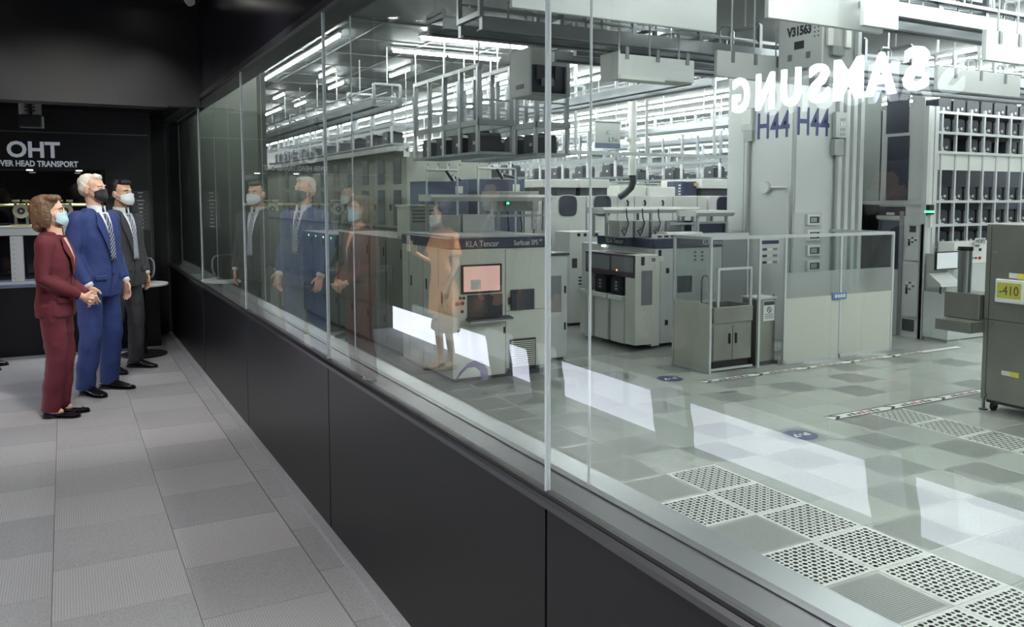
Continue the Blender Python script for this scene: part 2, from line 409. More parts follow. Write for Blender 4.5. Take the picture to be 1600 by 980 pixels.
# ================================================================ OHT wall display
t = thing('display_wall', 'black display wall with transport sign, framing a lit niche', 'display wall', (0, 9.85, 0))
BY = 9.84
MB().box(-2.2, 0.83, BY, BY + 0.08, 1.895, 2.50).build('header_board', M_blackwall, t)
MB().box(0.385, 0.83, BY, BY + 0.08, 0.725, 1.895).build('side_board', M_blackwall, t)
MB().box(-2.2, 0.80, BY - 0.006, BY, 2.262, 2.268).build('reveal_line', M_mgrey, t)
MB().box(0.80, 0.806, BY - 0.006, BY, 0.74, 2.268).build('reveal_line', M_dgrey, t)
put_text('lettering', 'OHT', 0.2, (-0.248, BY - 0.002, 2.088), M_lettering, t, width=0.464, height=0.165, bold=0.006, extrude=0.006)
put_text('lettering', 'OVER HEAD TRANSPORT', 0.1, (-0.225, BY - 0.002, 1.948), M_lettering, t, width=0.73, height=0.062, bold=0.0035, extrude=0.004)
M_mirror = mat('black_mirror_back', (20, 21, 24), 0.06)
MB().box(-2.2, 0.385, 10.60, 10.62, 0.725, 1.9).build('niche_back', M_mirror, t)
MB().box(0.365, 0.385, BY + 0.08, 10.62, 0.725, 1.9).build('niche_side', M_black, t)
MB().box(-2.2, 0.385, BY + 0.08, 10.62, 1.895, 1.92).build('niche_top', M_black, t)
for x in (-0.3, 0.15):
    MB().cyl((x, 10.15, 1.896), (x, 10.15, 1.888), 0.03, 12).build('niche_lamp', mat('niche_lamp', (250, 250, 255), 0.4, emit=8), t)
    ld = bpy.data.lights.new('niche_light', 'SPOT'); ld.energy = 40; ld.spot_size = R(80); ld.spot_blend = 0.6; ld.shadow_soft_size = 0.03
    lo = bpy.data.objects.new('lamp', ld); COL.objects.link(lo); lo.parent = t; lo.location = Vector((x, 10.15, 1.87)) - ORG[t.name]
t = thing('display_plinth', 'long black display plinth standing under the transport sign', 'plinth', (0, 9.85, 0))
MB().box(-2.2, 0.87, 9.86, 10.66, 0.0, 0.70).build('base', M_black, t, bevel=0.004)
MB().box(-2.2, 0.50, 9.85, 10.66, 0.70, 0.722).build('top', mat('plinth_top', (96, 108, 140), 0.4), t)
t = thing('specification_panel', 'small dark wall panel with rows of tiny white specification text', 'panel', (0.71, 9.83, 0.9))
MB().box(0.625, 0.795, 9.818, 9.836, 1.26, 1.68).build('board', M_dgrey, t)
rows = [0.05, 0.03, 0.075, 0.05, 0.05, 0.03, 0.03, 0.04, 0.045, 0.05]
for k, r_ in enumerate(rows):
    MB().box(0.71 - r_/2, 0.71 + r_/2, 9.8165, 9.818, 1.655 - k*0.041, 1.664 - k*0.041).build('text_line', M_lgrey, t)
    if k: MB().box(0.64, 0.78, 9.8165, 9.818, 1.68 - k * 0.041 - 0.0007, 1.68 - k * 0.041 + 0.0007).build('rule', M_mgrey, t)
# model of the transport lifter on the plinth
t = thing('transport_lifter_model', 'white framed lifter model with round yellowish pulleys on the plinth', 'machine model', (-0.25, 10.2, 0.722))
M_wm = mat('white_model', (206, 210, 214), 0.4); M_yel = mat('pale_yellow_plastic', (222, 218, 160), 0.45)
for x0, x1 in ((-0.50, -0.385), (-1.1, -0.95), (0.05, 0.17)):
    MB().box(x0, x1, 10.06, 10.2, 0.722, 1.22).build('post', M_wm, t, bevel=0.004)
    for q in range(9): MB().cyl((x0 + 0.03, 10.061, 0.78 + q*0.05), (x0 + 0.03, 10.056, 0.78 + q*0.05), 0.006, 6).build('bolt', M_mgrey, t)
MB().box(-1.2, 0.30, 10.04, 10.26, 1.22, 1.30).build('deck', M_wm, t, bevel=0.004)
MB().box(-1.22, 0.32, 10.02, 10.28, 1.30, 1.316).build('deck_edge', M_white, t)
MB().box(-0.20, 0.06, 10.07, 10.19, 1.10, 1.20).build('crossbeam', M_wm, t)
MB().box(-0.18, 0.0, 10.08, 10.18, 0.93, 1.05).build('gripper', M_grey, t)
MB().box(-0.16, 0.05, 10.08, 10.20, 0.74, 0.83).build('carrier', M_lgrey, t)
MB().box(-1.2, 0.3, 10.00, 10.06, 0.722, 0.75).build('rail', M_wm, t)
for cx_ in (-0.39, 0.005, -0.78):
    p = MB().cyl((cx_, 10.13, 1.47), (cx_, 10.08, 1.47), 0.075, 24).build('pulley', M_yel, t)
    MB().cyl((cx_, 10.081, 1.47), (cx_, 10.074, 1.47), 0.058, 20).build('rim', M_wm, p)
    MB().cyl((cx_, 10.075, 1.47), (cx_, 10.068, 1.47), 0.036, 18).build('hub', M_dgrey, p)
    MB().cyl((cx_, 10.069, 1.47), (cx_, 10.064, 1.47), 0.012, 12).build('axle', M_yel, p)
    MB().box(cx_ - 0.1, cx_ + 0.1, 10.06, 10.16, 1.315, 1.33).build('foot', M_yel, t)
    for s_ in (-1, 1):
        MB().box(cx_ + s_*0.045 - 0.03, cx_ + s_*0.045 + 0.03, 10.07, 10.13, 1.565, 1.585).build('stop_block', M_yel, t)
        MB().box(cx_ + s_*0.05 - 0.012, cx_ + s_*0.05 + 0.012, 10.09, 10.13, 1.33, 1.57).build('bracket', M_mgrey, t)
MB().tube([(-1.1, 10.16, 1.53), (0.34, 10.16, 1.53)], 0.014, 8).build('belt_rail', M_yel, t)
# projector mount under the rear ceiling
t = thing('ceiling_projector', 'small dark projector hanging from a white ceiling plate', 'projector', (-0.24, 8.9, 2.3))
MB().box(-0.33, -0.15, 8.95, 8.97, 2.36, 2.48).build('plate', M_white, t)
MB().cyl((-0.24, 8.93, 2.50), (-0.24, 8.93, 2.36), 0.018, 10).build('stem', M_blk, t)
for q in range(3): MB().box(-0.28, -0.20, 8.90, 8.96, 2.39 + q*0.03, 2.40 + q*0.03).build('fin', M_dgrey, t)
MB().box(-0.33, -0.15, 8.82, 9.0, 2.24, 2.35).build('body', M_blk, t, bevel=0.01)
MB().cyl((-0.24, 8.82, 2.29), (-0.24, 8.79, 2.29), 0.03, 14).build('lens', M_dglass, t)
MB().box(-0.15, -0.135, 8.84, 8.98, 2.24, 2.34).build('side_cover', M_lgrey, t)
# side table with black case
t = thing('round_table', 'white round-topped side table on a black pole base', 'table', (0.66, 9.35, 0))
MB().cyl((0.66, 9.35, 0.715), (0.66, 9.35, 0.74), 0.25, 32).build('table_top', M_white, t, bevel=0.006)
MB().cyl((0.66, 9.35, 0.02), (0.66, 9.35, 0.715), 0.03, 14).build('pole', M_blk, t)
MB().cyl((0.66, 9.35, 0.0), (0.66, 9.35, 0.02), 0.22, 28).build('foot', M_blk, t)
t = thing('black_case', 'black upright case with a curved carry handle on the white side table', 'case', (0.64, 9.4, 0.74))
MB().box(0.54, 0.72, 9.36, 9.44, 0.74, 1.0).build('body', M_blk, t, bevel=0.012, seg=2)
MB().box(0.52, 0.74, 9.34, 9.46, 0.74, 0.752).build('base', M_blk, t)
MB().tube([(0.72, 9.40, 0.99), (0.755, 9.40, 0.985), (0.78, 9.40, 0.95), (0.785, 9.40, 0.88), (0.775, 9.40, 0.82), (0.755, 9.40, 0.79)], 0.009, 8).build('handle', M_mgrey, t)
# ================================================================ lit name sign on the opposite wall (seen mirrored in the glass)
t = thing('wall_sign', 'lit white name sign letters, seen mirrored at upper right of the glass', 'sign', (-1.296, 3.1, 2.0))
for k, ch in enumerate('SAMSUNG'):
    vs_, fs_ = textmesh(ch, 0.25, bold=0.008, extrude=0.008, width=0.132 if ch not in 'MA' else 0.172)
    z0 = min(v.z for v in vs_); z1 = max(v.z for v in vs_); rot = Matrix.Rotation(R(90), 3, 'Z')
    yy = 2.527 + k * (3.655 - 2.527) / 6
    MB().add([Vector((-1.27, yy, 2.188)) + rot @ Vector((v.x, v.y, v.z * 0.202 / (z1 - z0))) for v in vs_], fs_).build('letter', M_sign, t)
MB().box(-1.297, -1.279, 2.44, 3.74, 2.175, 2.20).build('backing_rail', M_gasket, t)
# ================================================================ clean-room shell
M_vinyl = mat('grey_floor_vinyl', (150, 154, 150), 0.22, noise=0.05, nscale=2)
M_perf = mat('perforated_tile', (150, 154, 152), 0.4)
def dots(m, rgb, dark, per, rad):
    nt = m.node_tree; b = nt.nodes['Principled BSDF']; N = nt.nodes.new; L = nt.links.new
    tc = N('ShaderNodeTexCoord'); sp = N('ShaderNodeSeparateXYZ'); L(tc.outputs['Object'], sp.inputs[0])
    def mth(op, a, b_=0.0):
        n = N('ShaderNodeMath'); n.operation = op
        for k, v in enumerate((a, b_)):
            if isinstance(v, (int, float)): n.inputs[k].default_value = v
            else: L(v, n.inputs[k])
        return n.outputs[0]
    d = []
    for ax in ('X', 'Y'):
        f = mth('SUBTRACT', mth('FRACT', mth('MULTIPLY', sp.outputs[ax], 1 / per)), 0.5); d.append(mth('MULTIPLY', f, f))
    inside = mth('LESS_THAN', mth('ADD', d[0], d[1]), rad * rad)
    mx = N('ShaderNodeMix'); mx.data_type = 'RGBA'; L(inside, mx.inputs[0]); mx.inputs[6].default_value = lin(rgb) + (1,); mx.inputs[7].default_value = lin(dark) + (1,)
    L(mx.outputs[2], b.inputs['Base Color'])
dots(M_perf, (160, 164, 158), (84, 88, 88), 0.02, 0.40)
M_tile = mat('pale_vinyl_tile', (172, 177, 170), 0.2, noise=0.04, nscale=1.5)
M_tile2 = mat('pale_vinyl_tile_b', (164, 169, 163), 0.22, noise=0.04, nscale=1.5)
M_grate = mat('cast_grate', (206, 210, 204), 0.4)
M_under = mat('dark_underfloor', (46, 50, 54), 0.9)
M_cwall = mat('clean_room_wall', (186, 190, 188), 0.5)
M_cceil = mat('clean_room_ceiling', (118, 123, 124), 0.55)
cf = struct('floor_clean_room', MB().box(1.2, 36, -1, 46, F - 0.3, F - 0.012), M_vinyl)
cf['label'] = 'raised clean-room floor of pale vinyl and perforated tiles'
struct('wall_far', MB().box(1.2, 36, 46, 46.3, F, CEIL), M_cwall)
struct('wall_far_right', MB().box(36, 36.3, -1, 46, F, CEIL), M_cwall)
struct('wall_near', MB().box(1.2, 36, -1.3, -1.0, F, CEIL), M_cwall)
struct('wall_clean_room_side', MB().box(1.206, 1.216, 10.75, 46, F, CEIL), M_cwall)
struct('wall_upper', MB().box(1.19, 1.24, -1, 10.75, 2.5, CEIL), M_cwall)
cc = struct('ceiling_clean_room', MB().box(1.2, 36, -1, 46, CEIL, CEIL + 0.2), M_cceil)
# partition behind the far end of the glass
M_part = mat('grey_green_partition', (150, 157, 149), 0.5)
pw = struct('wall_partition', MB().box(2.40, 2.52, 12.2, 46, F, CEIL), M_part)
# floor tiles (0.6 m raised-floor panels); the far floor stays one sheet
P0X, P0Y = 5.56, 6.26
shapes = {}
def tile_shape(kind):
    mb = MB(); g = 0.0015
    if kind == 'grate':
        n = 12; e = 0.028; c = (0.6 - 2*e) / n
        mb.m(0)
        for a, b, cc_, d in ((g, 0.6-g, g, e), (g, 0.6-g, 0.6-e, 0.6-g), (g, e, e, 0.6-e), (0.6-e, 0.6-g, e, 0.6-e)):
            mb.box(a, b, cc_, d, -0.012, 0)
        for i in range(n):
            for j in range(n):
                x = e + i*c; y = e + j*c; q = c*0.5; cx_, cy_ = x+q, y+q
                out = [(x,y),(x+q,y),(x+c,y),(x+c,y+q),(x+c,y+c),(x+q,y+c),(x,y+c),(x,y+q)]
                big = (i + j) % 2 == 0; r_ = c*(0.44 if big else 0.30)
                inn = [(cx_ + r_*math.cos(R(225 + 45*k)), cy_ + r_*math.sin(R(225 + 45*k))) for k in range(8)]
                vs_ = [(p[0], p[1], 0.0) for p in out] + [(p[0], p[1], 0.0) for p in inn]
                mb.add(vs_, [(k, (k+1) % 8, 8 + (k+1) % 8, 8 + k) for k in range(8)])
        mb.m(1).add([(e,e,-0.011),(0.6-e,e,-0.011),(0.6-e,0.6-e,-0.011),(e,0.6-e,-0.011)], [(0,1,2,3)])
        o = mb.build('grate_tile', [M_grate, M_under])
    elif kind == 'perf':
        mb.m(0).box(g, 0.6-g, g, 0.6-g, -0.012, -0.0005).m(1).box(0.03, 0.57, 0.03, 0.57, -0.0005, 0.0)
        o = mb.build('perforated_tile', [M_tile, M_perf])
    else:
        o = mb.box(g, 0.6-g, g, 0.6-g, -0.012, 0).build('floor_tile', M_tile if kind == 'a' else M_tile2)
    me = o.data; bpy.data.objects.remove(o, do_unlink=True); return me
for k in ('grate', 'perf', 'a', 'b'): shapes[k] = tile_shape(k)
rt_ = random.Random(11); n_tiles = 0
GR = {(-1, j) for j in range(-8, 0)} | {(-2, -2), (-2, -4), (-2, -6), (5, -1), (5, -2), (5, -3), (5, 0)}
for j in range(-7, 9):
    for i in range(-6, 15):
        x = P0X + 0.6*i; y = P0Y + 0.6*j
        # only panels inside the camera's view of the floor
        dx, dy, dz = x + 0.3, y + 0.3, F - 1.6
        fx = dx*0.8716 + 0  # forward depth estimated below
        dep = dx*math.sin(YAW)*math.cos(PIT) + dy*math.cos(YAW)*math.cos(PIT) - dz*math.sin(PIT)
        rx_ = dx*math.cos(YAW) - dy*math.sin(YAW); px = 830 + 1310*rx_/dep
        if dep < 3.0 or px < 480 or px > 1690: continue
        if (i, j) in GR: k = 'grate'
        elif i == -2 or ((i + j) % 2 == 0 and i < 12 and rt_.random() < 0.85): k = 'perf'
        else: k = 'a' if rt_.random() < 0.6 else 'b'
        if n_tiles >= 298: continue
        nm = {'grate': 'grate_tile', 'perf': 'perforated_tile'}.get(k, 'floor_tile')
        o = bpy.data.objects.new(nm, shapes[k]); COL.objects.link(o); o.parent = cf; o.location = (x, y, F); n_tiles += 1
# floor marking tapes: white with dark lettering and arrows
M_tblk = mat('black_print', (30, 32, 36), 0.5); M_tred = mat('red_print', (170, 60, 60), 0.5)
def tape(label, x0, x1, y, wd, unit):
    t = thing('floor_tape', label, 'floor tape', ((x0+x1)/2, y, F + 0.001), 'printed floor marking tapes')
    MB().box(x0, x1, y - wd/2, y + wd/2, F + 0.001, F + 0.0025).build('strip', M_tape, t)
    for s_ in (-1, 1): MB().box(x0, x1, y + s_*wd*0.46 - 0.011, y + s_*wd*0.46 + 0.011, F + 0.0026, F + 0.0034).build('border', M_tblk, t)
    x = x0; k = 0
    while x < x1 - unit*0.9:
        MB().prism([(x + 0.02, y - wd*0.4), (x + 0.12, y), (x + 0.02, y + wd*0.4), (x + 0.09, y + wd*0.4), (x + 0.19, y), (x + 0.09, y - wd*0.4)], 'Z', F + 0.0026, F + 0.0036).build('arrow', M_tblk, t)
        for q in range(7): MB().box(x + unit*(.30 + q*.085), x + unit*(.355 + q*.085), y - wd*.26, y + wd*(.26 if q % 2 else .10), F + 0.0026, F + 0.0034).build('print', M_tred if q in (3, 4) else M_tblk, t)
        x += unit; k += 1
    return t
tape('white printed floor tape running past the clear-walled enclosure', 7.95, 13.85, 9.22, 0.17, 1.0)
tape('white printed floor tape leading to the stainless machine', 7.95, 12.0, 6.92, 0.17, 1.0)
M_disc = mat('navy_disc', (52, 58, 96), 0.4)
for (x, y, tx, lb) in ((7.67, 9.62, 'P-7', 'small navy round floor marker near the sink cabinet'), (7.10, 6.58, 'P-7', 'navy round floor marker with white letters in the open aisle')):
    t = thing('floor_marker', lb, 'floor marker', (x, y, F + 0.001), 'navy floor markers')
    MB().cyl((x, y, F + 0.001), (x, y, F + 0.003), 0.19, 32).build('disc', M_disc, t)
    o = put_text('print', tx, 0.1, (0, 0, 0), M_tape, None, face='+Z', width=0.24, height=0.1, extrude=0.0004, bold=0.003)
    o.parent = t; o.location = (0, 0, 0.0026); o.rotation_euler = (0, 0, R(180))
o = top('floor_sticker', MB().bar((8.75, 3.98, F + 0.002), (8.75, 4.40, F + 0.002), 0.035, 0.001), M_tred, 'narrow red floor sticker between perforated tiles', 'sticker')
for (x, y, lb) in ((7.68, 8.55, 'short dark floor sticker in front of the round floor marker'), (11.1, 8.4, 'short dark floor sticker near the enclosure tape')):
    top('floor_sticker', MB().bar((x, y, F + 0.002), (x + 0.3, y, F + 0.002), 0.03, 0.001), M_dgrey, lb, 'sticker')
# ================================================================ ceiling light lines
def tube_line(label, p0, p1, n, wd=0.05, seglen=None, group='clean-room light lines'):
    """one fluorescent fitting line: white batten plus lit tubes with small gaps"""
    p0 = Vector(p0); p1 = Vector(p1); L_ = (p1 - p0).length; d = (p1 - p0) / L_
    t = thing('light_line', label, 'ceiling light', tuple(p0), group)
    MB().bar(p0 + Vector((0,0,0.05)), p1 + Vector((0,0,0.05)), wd*1.6, 0.04).build('batten', M_lgrey, t)
    mb_me = None
    s_ = L_ / n
    for k in range(n):
        a = p0 + d*(s_*k + 0.04); b = p0 + d*(s_*(k+1) - 0.04)
        MB().bar(a, b, wd, 0.035).build('tube', M_tube, t)
    return t
ZT = CEIL - 0.10
for k in range(14): MB().box(2.6, 9.0, 12.5 + k*1.5, 12.54 + k*1.5, CEIL - 0.02, CEIL).build('ceiling_bar', M_mgrey, cc)
for k in range(5): MB().box(3.2 + k*1.2, 3.24 + k*1.2, 12.0, 36, CEIL - 0.018, CEIL).build('ceiling_bar', M_mgrey, cc)
ORD = ['first', 'second', 'third', 'fourth', 'fifth', 'sixth', 'seventh', 'eighth', 'ninth', 'tenth', 'eleventh', 'twelfth', 'thirteenth']
tube_line('added ceiling tube light brightening the partition behind the far end of the glass', (1.85, 11.2, ZT), (1.85, 18.0, ZT), 4)  # this tube line is added to light the partition
xs = [3.95, 5.6, 7.3, 8.8, 10.2, 12.6, 14.9, 17.0, 20.0, 23.5, 27.5, 32.0]
for k, x in enumerate(xs):
    y0 = 13.4 if k == 0 else (15.2 if k < 5 else 1.5)
    y1 = 20 if k == 0 else 45
    if k == 5: y0 = 13.2
    if k == 3: y0, n = 11.2, 14
    if k in (1, 2): y0, n = (25.0, 23.0)[k-1], 8
    n = 5 if k == 0 else (12 if k < 5 else 16)
    tube_line(f'long ceiling light line running away, {ORD[k]} counted from the glass', (x, y0, ZT), (x, y1, ZT), n, 0.035 if k < 3 else 0.05)
tube_line('long bright tube light crossing above the overhead buffers, nearer one', (5.15, 13.0, ZT), (7.3, 13.0, ZT), 2, 0.06)
tube_line('long bright tube light crossing above the overhead buffers, farther one', (5.15, 14.35, ZT), (7.3, 14.35, ZT), 2, 0.06)
NEAR = [(3.6, 1.6, 5.0), (6.0, 1.4, 6.0), (8.2, 1.2, 7.0), (10.0, 1.0, 6.4), (11.6, 0.8, 5.4), (13.4, 0.6, 4.6), (10.3, 7.4, 10.0), (12.8, 6.0, 8.6)]  # tube lines added to brighten the near floor, tools and pillar
for k, (x, y, y1) in enumerate(NEAR):
    tube_line(f'added near ceiling tube line above the viewing-side floor, {ORD[k]} from the glass', (x, y, ZT), (x, y1, ZT), 4, 0.07)
# ================================================================ people
M_skin = mat('skin_light', (214, 170, 146), 0.5, noise=0.05, nscale=30)
M_skin2 = mat('skin_tan', (206, 164, 136), 0.5, noise=0.05, nscale=30)
M_hair_w = mat('white_hair', (214, 208, 198), 0.6, bump=0.4, bscale=90)
M_hair_k = mat('black_hair', (22, 20, 20), 0.45, bump=0.4, bscale=90)
M_hair_b = mat('brown_hair', (104, 78, 54), 0.5, noise=0.35, nscale=35, bump=0.5, bscale=80)
M_shirt = mat('white_shirt', (226, 230, 238), 0.7)
M_shoe = mat('black_leather', (18, 17, 18), 0.22)
M_eye = mat('eye_white', (226, 222, 216), 0.3); M_iris = mat('eye_iris', (40, 30, 24), 0.2)
_cl = bpy.data.textures.new('folds', 'CLOUDS'); _cl.noise_scale = 0.11; _cl.noise_depth = 2
_ch = bpy.data.textures.new('strands', 'CLOUDS'); _ch.noise_scale = 0.03; _ch.noise_depth = 2
def ring(z, rx, ry, cy_, n=28, e=2.5, cx_=0.0):
    out = []
    for k in range(n):
        t = 2*math.pi*k/n; c, s_ = math.cos(t), math.sin(t)
        out.append((cx_ + rx*math.copysign(abs(c)**(2/e), c), cy_ + ry*math.copysign(abs(s_)**(2/e), s_), z))
    return out
def lerp_rings(rs, z):
    if z <= rs[0][0]: return rs[0][1:]
    for a, b in zip(rs, rs[1:]):
        if z <= b[0]:
            t = (z - a[0])/(b[0] - a[0]); return [a[i] + (b[i]-a[i])*t for i in (1, 2, 3)]
    return rs[-1][1:]
MEN = [(0.80,.200,.135,.0),(0.90,.205,.145,.005),(1.0,.196,.142,.012),(1.10,.184,.134,.015),(1.20,.188,.132,.012),(1.30,.200,.132,.005),(1.38,.204,.122,-.003),(1.44,.185,.104,-.010),(1.485,.125,.082,-.012),(1.52,.078,.068,-.006)]
def capsule(mb, pts, rs, n=14):
    mb.tube(pts, rs, n)
    mb.ell(pts[0], (rs[0],)*3, 12, 8); mb.ell(pts[-1], (rs[-1],)*3, 12, 8)
def hand(mb, W, d, nrm, th, k=1.0, curl=0.5):
    """palm and five separate fingers; d along the hand, nrm palm normal, th towards the thumb"""
    W = Vector(W); d = Vector(d).normalized(); th = Vector(th); th = (th - d*th.dot(d)).normalized(); nrm_ = d.cross(th)
    if nrm_.dot(Vector(nrm)) < 0: nrm_ = -nrm_
    rot = Matrix((th, nrm_, d)).transposed()
    mb.ell(W + d*0.05*k, (0.043*k, 0.017*k, 0.056*k), 12, 8, rot)
    mb.ell(W + d*0.015*k, (0.029*k, 0.021*k, 0.035*k), 12, 8, rot)
    for i, ln in enumerate((0.074, 0.084, 0.078, 0.060)):
        a = W + d*0.088*k + th*(0.033 - 0.023*i)*k
        d1 = (d + nrm_*0.35*curl + th*(0.10 - 0.075*i)).normalized(); d2 = (d + nrm_*1.5*curl).normalized(); d3 = (d*0.7 + nrm_*2.2*curl).normalized()
        b = a + d1*ln*0.45*k; c = b + d2*ln*0.33*k; e = c + d3*ln*0.25*k
        mb.tube([a - d*0.02*k, a, b, c, e], [0.0095*k, 0.0095*k, 0.0088*k, 0.008*k, 0.006*k], 8)
    a = W + d*0.025*k + th*0.032*k; b = a + (d*0.7 + th*0.55 + nrm_*0.3).normalized()*0.042*k; c = b + (d + th*0.15 + nrm_*0.5).normalized()*0.035*k
    mb.tube([a - th*0.015*k, a, b, c], [0.014*k, 0.0135*k, 0.011*k, 0.008*k], 8)
def shoe(mb_up, mb_sole, c, yaw, L_=0.285, W_=0.098, heel=0.022, low=False):
    """leather shoe pointing +Y turned by yaw; upper and sole"""
    rz = Matrix.Rotation(yaw, 3, 'Z'); c = Vector(c)
    prof = [(-.5,.30,.030,.072),(-.42,.36,.022,.082),(-.25,.38,.020,.086 if not low else .060),(-.05,.40,.018,.080 if not low else .044),(.15,.46,.016,.060 if not low else .038),(.32,.44,.016,.046 if not low else .036),(.44,.32,.018,.036),(.5,.14,.020,.028)]
    rs = []; ss = []
    for t, hw, zb, zt in prof:
        y = t*L_; w2 = hw*W_*1.12; q = []; s2 = []
        for k in range(12):
            a = 2*math.pi*k/12; q.append(c + rz @ Vector((w2*math.cos(a)*(0.72 if math.sin(a) > 0.4 else 1), y, (zb+zt)/2 + (zt-zb)/2*math.sin(a) - 0.004)))
            s2.append(c + rz @ Vector((w2*1.06*math.cos(a), y*1.03, (heel if t < -0.12 else 0.010)*0.5*(1 + math.copysign(1, math.sin(a) + 1e-6)) + (0.0))))
        rs.append(q); ss.append(s2)
    mb_up.rings(rs); mb_sole.rings(ss)
def person(label, loc, rz, sp, group=None):
    k = sp['H']/1.80; t = thing('person', label, 'person', loc, group, rz); ORG[t.name] = Vector((0,0,0))
    S = lambda p: Vector(p)*k
    rings_ = [tuple(v*k for v in r) for r in sp.get('rings', MEN)]
    hem = rings_[0][0]
    # ---- head frame
    hz_ = sp['H'] - 0.120*sp.get('hs', 1.0); hc = Vector((0, 0.03 + sp.get('lean', 0.0), hz_)); hs = sp.get('hs', 1.0)
    hm = Matrix.Rotation(sp.get('turn', 0), 3, 'Z') @ Matrix.Rotation(sp.get('nod', 0), 3, 'X')
    hp = lambda p: hc + hm @ (Vector(p)*hs)
    fine = sp.get('fine', True)
    # ---- body (one continuous skin)
    b = MB()
    b.rings([ring(z, rx-0.02, ry-0.02, c_) for z, rx, ry, c_ in rings_[:-1]])
    b.tube([(0, -0.01, rings_[-2][0]-0.05), (0, 0.0, rings_[-1][0]), hp((0, -0.01, -0.06))], [0.075*k, 0.054*k, 0.052*k], 14)
    def he(c, r): b.ell(hp(c), tuple(x*hs for x in r), 16, 11, hm)
    he((0,-.012,.030),(.076,.097,.087)); he((0,.022,-.028),(.066,.074,.088)); he((0,.036,-.078),(.050,.048,.038)); he((0,.066,-.098),(.024,.020,.018))
    he((0,.096,-.024),(.013,.016,.016)); he((0,.090,.0),(.009,.013,.028)); he((0,.074,.024),(.052,.016,.013)); he((.034,.070,-.03),(.024,.02,.02)); he((-.034,.070,-.03),(.024,.02,.02))
    for s_ in (-1, 1): he((s_*.078,-.010,-.012),(.010,.021,.032)); he((s_*.080,-.006,-.038),(.008,.012,.012))
    for side in (1, -1):
        A = sp['armR' if side > 0 else 'armL']; sh = S((side*sp.get('shw', .178), -0.005, 1.425)); el = S(A['el']); wr_ = S(A['wr'])
        capsule(b, [sh, el, wr_], [0.048*k, 0.040*k, 0.027*k])
        hand(b, wr_, A['d'], A['n'], A['t'], k*sp.get('hand', 1.0), A.get('curl', 0.45))
        ft = sp['footR' if side > 0 else 'footL']; hip = S((side*.092, 0.0, .92)); kn = S((side*.095*.4 + ft[0]*.6, 0.02 + ft[1]*.5, .50)); an = S((ft[0], ft[1] - 0.045, .085))
        capsule(b, [hip, kn, an], [0.075*k, 0.048*k, 0.036*k])
        if sp.get('lowshoe'): b.ell(an + S((0, .03, -.035)), (0.034*k, 0.075*k, 0.036*k), 12, 8)
    me = evaluated(b, [('REMESH', dict(mode='VOXEL', voxel_size=0.0065 if fine else 0.011)), ('SMOOTH', dict(factor=0.5, iterations=2 if fine else 1))])
    link_mesh('body', me, sp['skin'], t)
    # ---- jacket / coat / dress
    j = MB(); j.rings([ring(z, rx, ry, c_) for z, rx, ry, c_ in rings_])
    for side in (1, -1):
        A = sp['armR' if side > 0 else 'armL']; sh = S((side*sp.get('shw', .178), -0.005, 1.425)); el = S(A['el']); wr_ = S(A['wr'])
        e2 = el.lerp(wr_, sp.get('sleeve', 0.93)); sr = [x*k for x in sp.get('sl', (.078, .062, .047))]
        if sp.get('sleeve', 0.93) < 0: e2 = sh.lerp(el, 0.75); pts = [sh, sh.lerp(e2, .5), e2]; sr = [.072*k, .075*k, .078*k]
        else: pts = [sh, sh.lerp(el, .5), el, el.lerp(e2, .5), e2]; sr = [sr[0], (sr[0]+sr[1])/2, sr[1], (sr[1]+sr[2])/2, sr[2]]
        j.tube(pts, sr, 16); j.ell(sh, (sr[0]*.98,)*3, 14, 9)
    vx = 0.011 if fine else 0.02
    mods = [('REMESH', dict(mode='VOXEL', voxel_size=vx)), ('SMOOTH', dict(factor=0.5, iterations=3)),
            ('DISPLACE', dict(texture=_cl, strength=0.022, mid_level=0.5, texture_coords='LOCAL')), ('SMOOTH', dict(factor=0.5, iterations=2))]
    jo = link_mesh(sp.get('top_name', 'jacket'), evaluated(j, mods), sp['coat'], t)
    # ---- trousers
    if sp.get('trousers'):
        p = MB(); p.ell(S((0, 0, .93)), (.172*k, .118*k, .16*k), 20, 12)
        for side in (1, -1):
            ft = sp['footR' if side > 0 else 'footL']; hip = S((side*.092, 0.0, .93)); kn = S((side*.095*.4 + ft[0]*.6, 0.02 + ft[1]*.5, .50)); an = S((ft[0], ft[1] - 0.04, sp.get('cuff', .045)))
            lw = sp.get('leg', (.098, .078, .066)); p.tube([hip, hip.lerp(kn, .5), kn, kn.lerp(an, .6), an], [lw[0]*k, (lw[0]+lw[1])/2*k, lw[1]*k, (lw[1]+lw[2])/2*k, lw[2]*k], 18)
        link_mesh('trousers', evaluated(p, mods), sp['trousers'], t)
    # ---- shoes
    for side in (1, -1):
        ft = sp['footR' if side > 0 else 'footL']; u = MB(); so = MB()
        shoe(u, so, S((ft[0], ft[1] + 0.045, 0)), ft[2], sp.get('shoeL', .285)*k, .10*k, sp.get('heel', .024), sp.get('lowshoe', False))
        uo = u.build('shoe', sp.get('shoe_mat', M_shoe), t, smooth=True); so.build('sole', M_blk, uo)
        if sp.get('lowshoe'):
            MB().ell(S((ft[0], ft[1] + 0.13, 0.040)), (0.022, 0.008, 0.008)).build('bow', M_blk, uo)
    # ---- front details on the coat surface
    def surf(x, z, off):
        rx, ry, c_ = lerp_rings(rings_, z*k); x = x*k; q = max(0.0, 1 - abs(x/rx)**2.5)
        return Vector((x, c_ + ry*q**(1/2.5) + off, z*k))
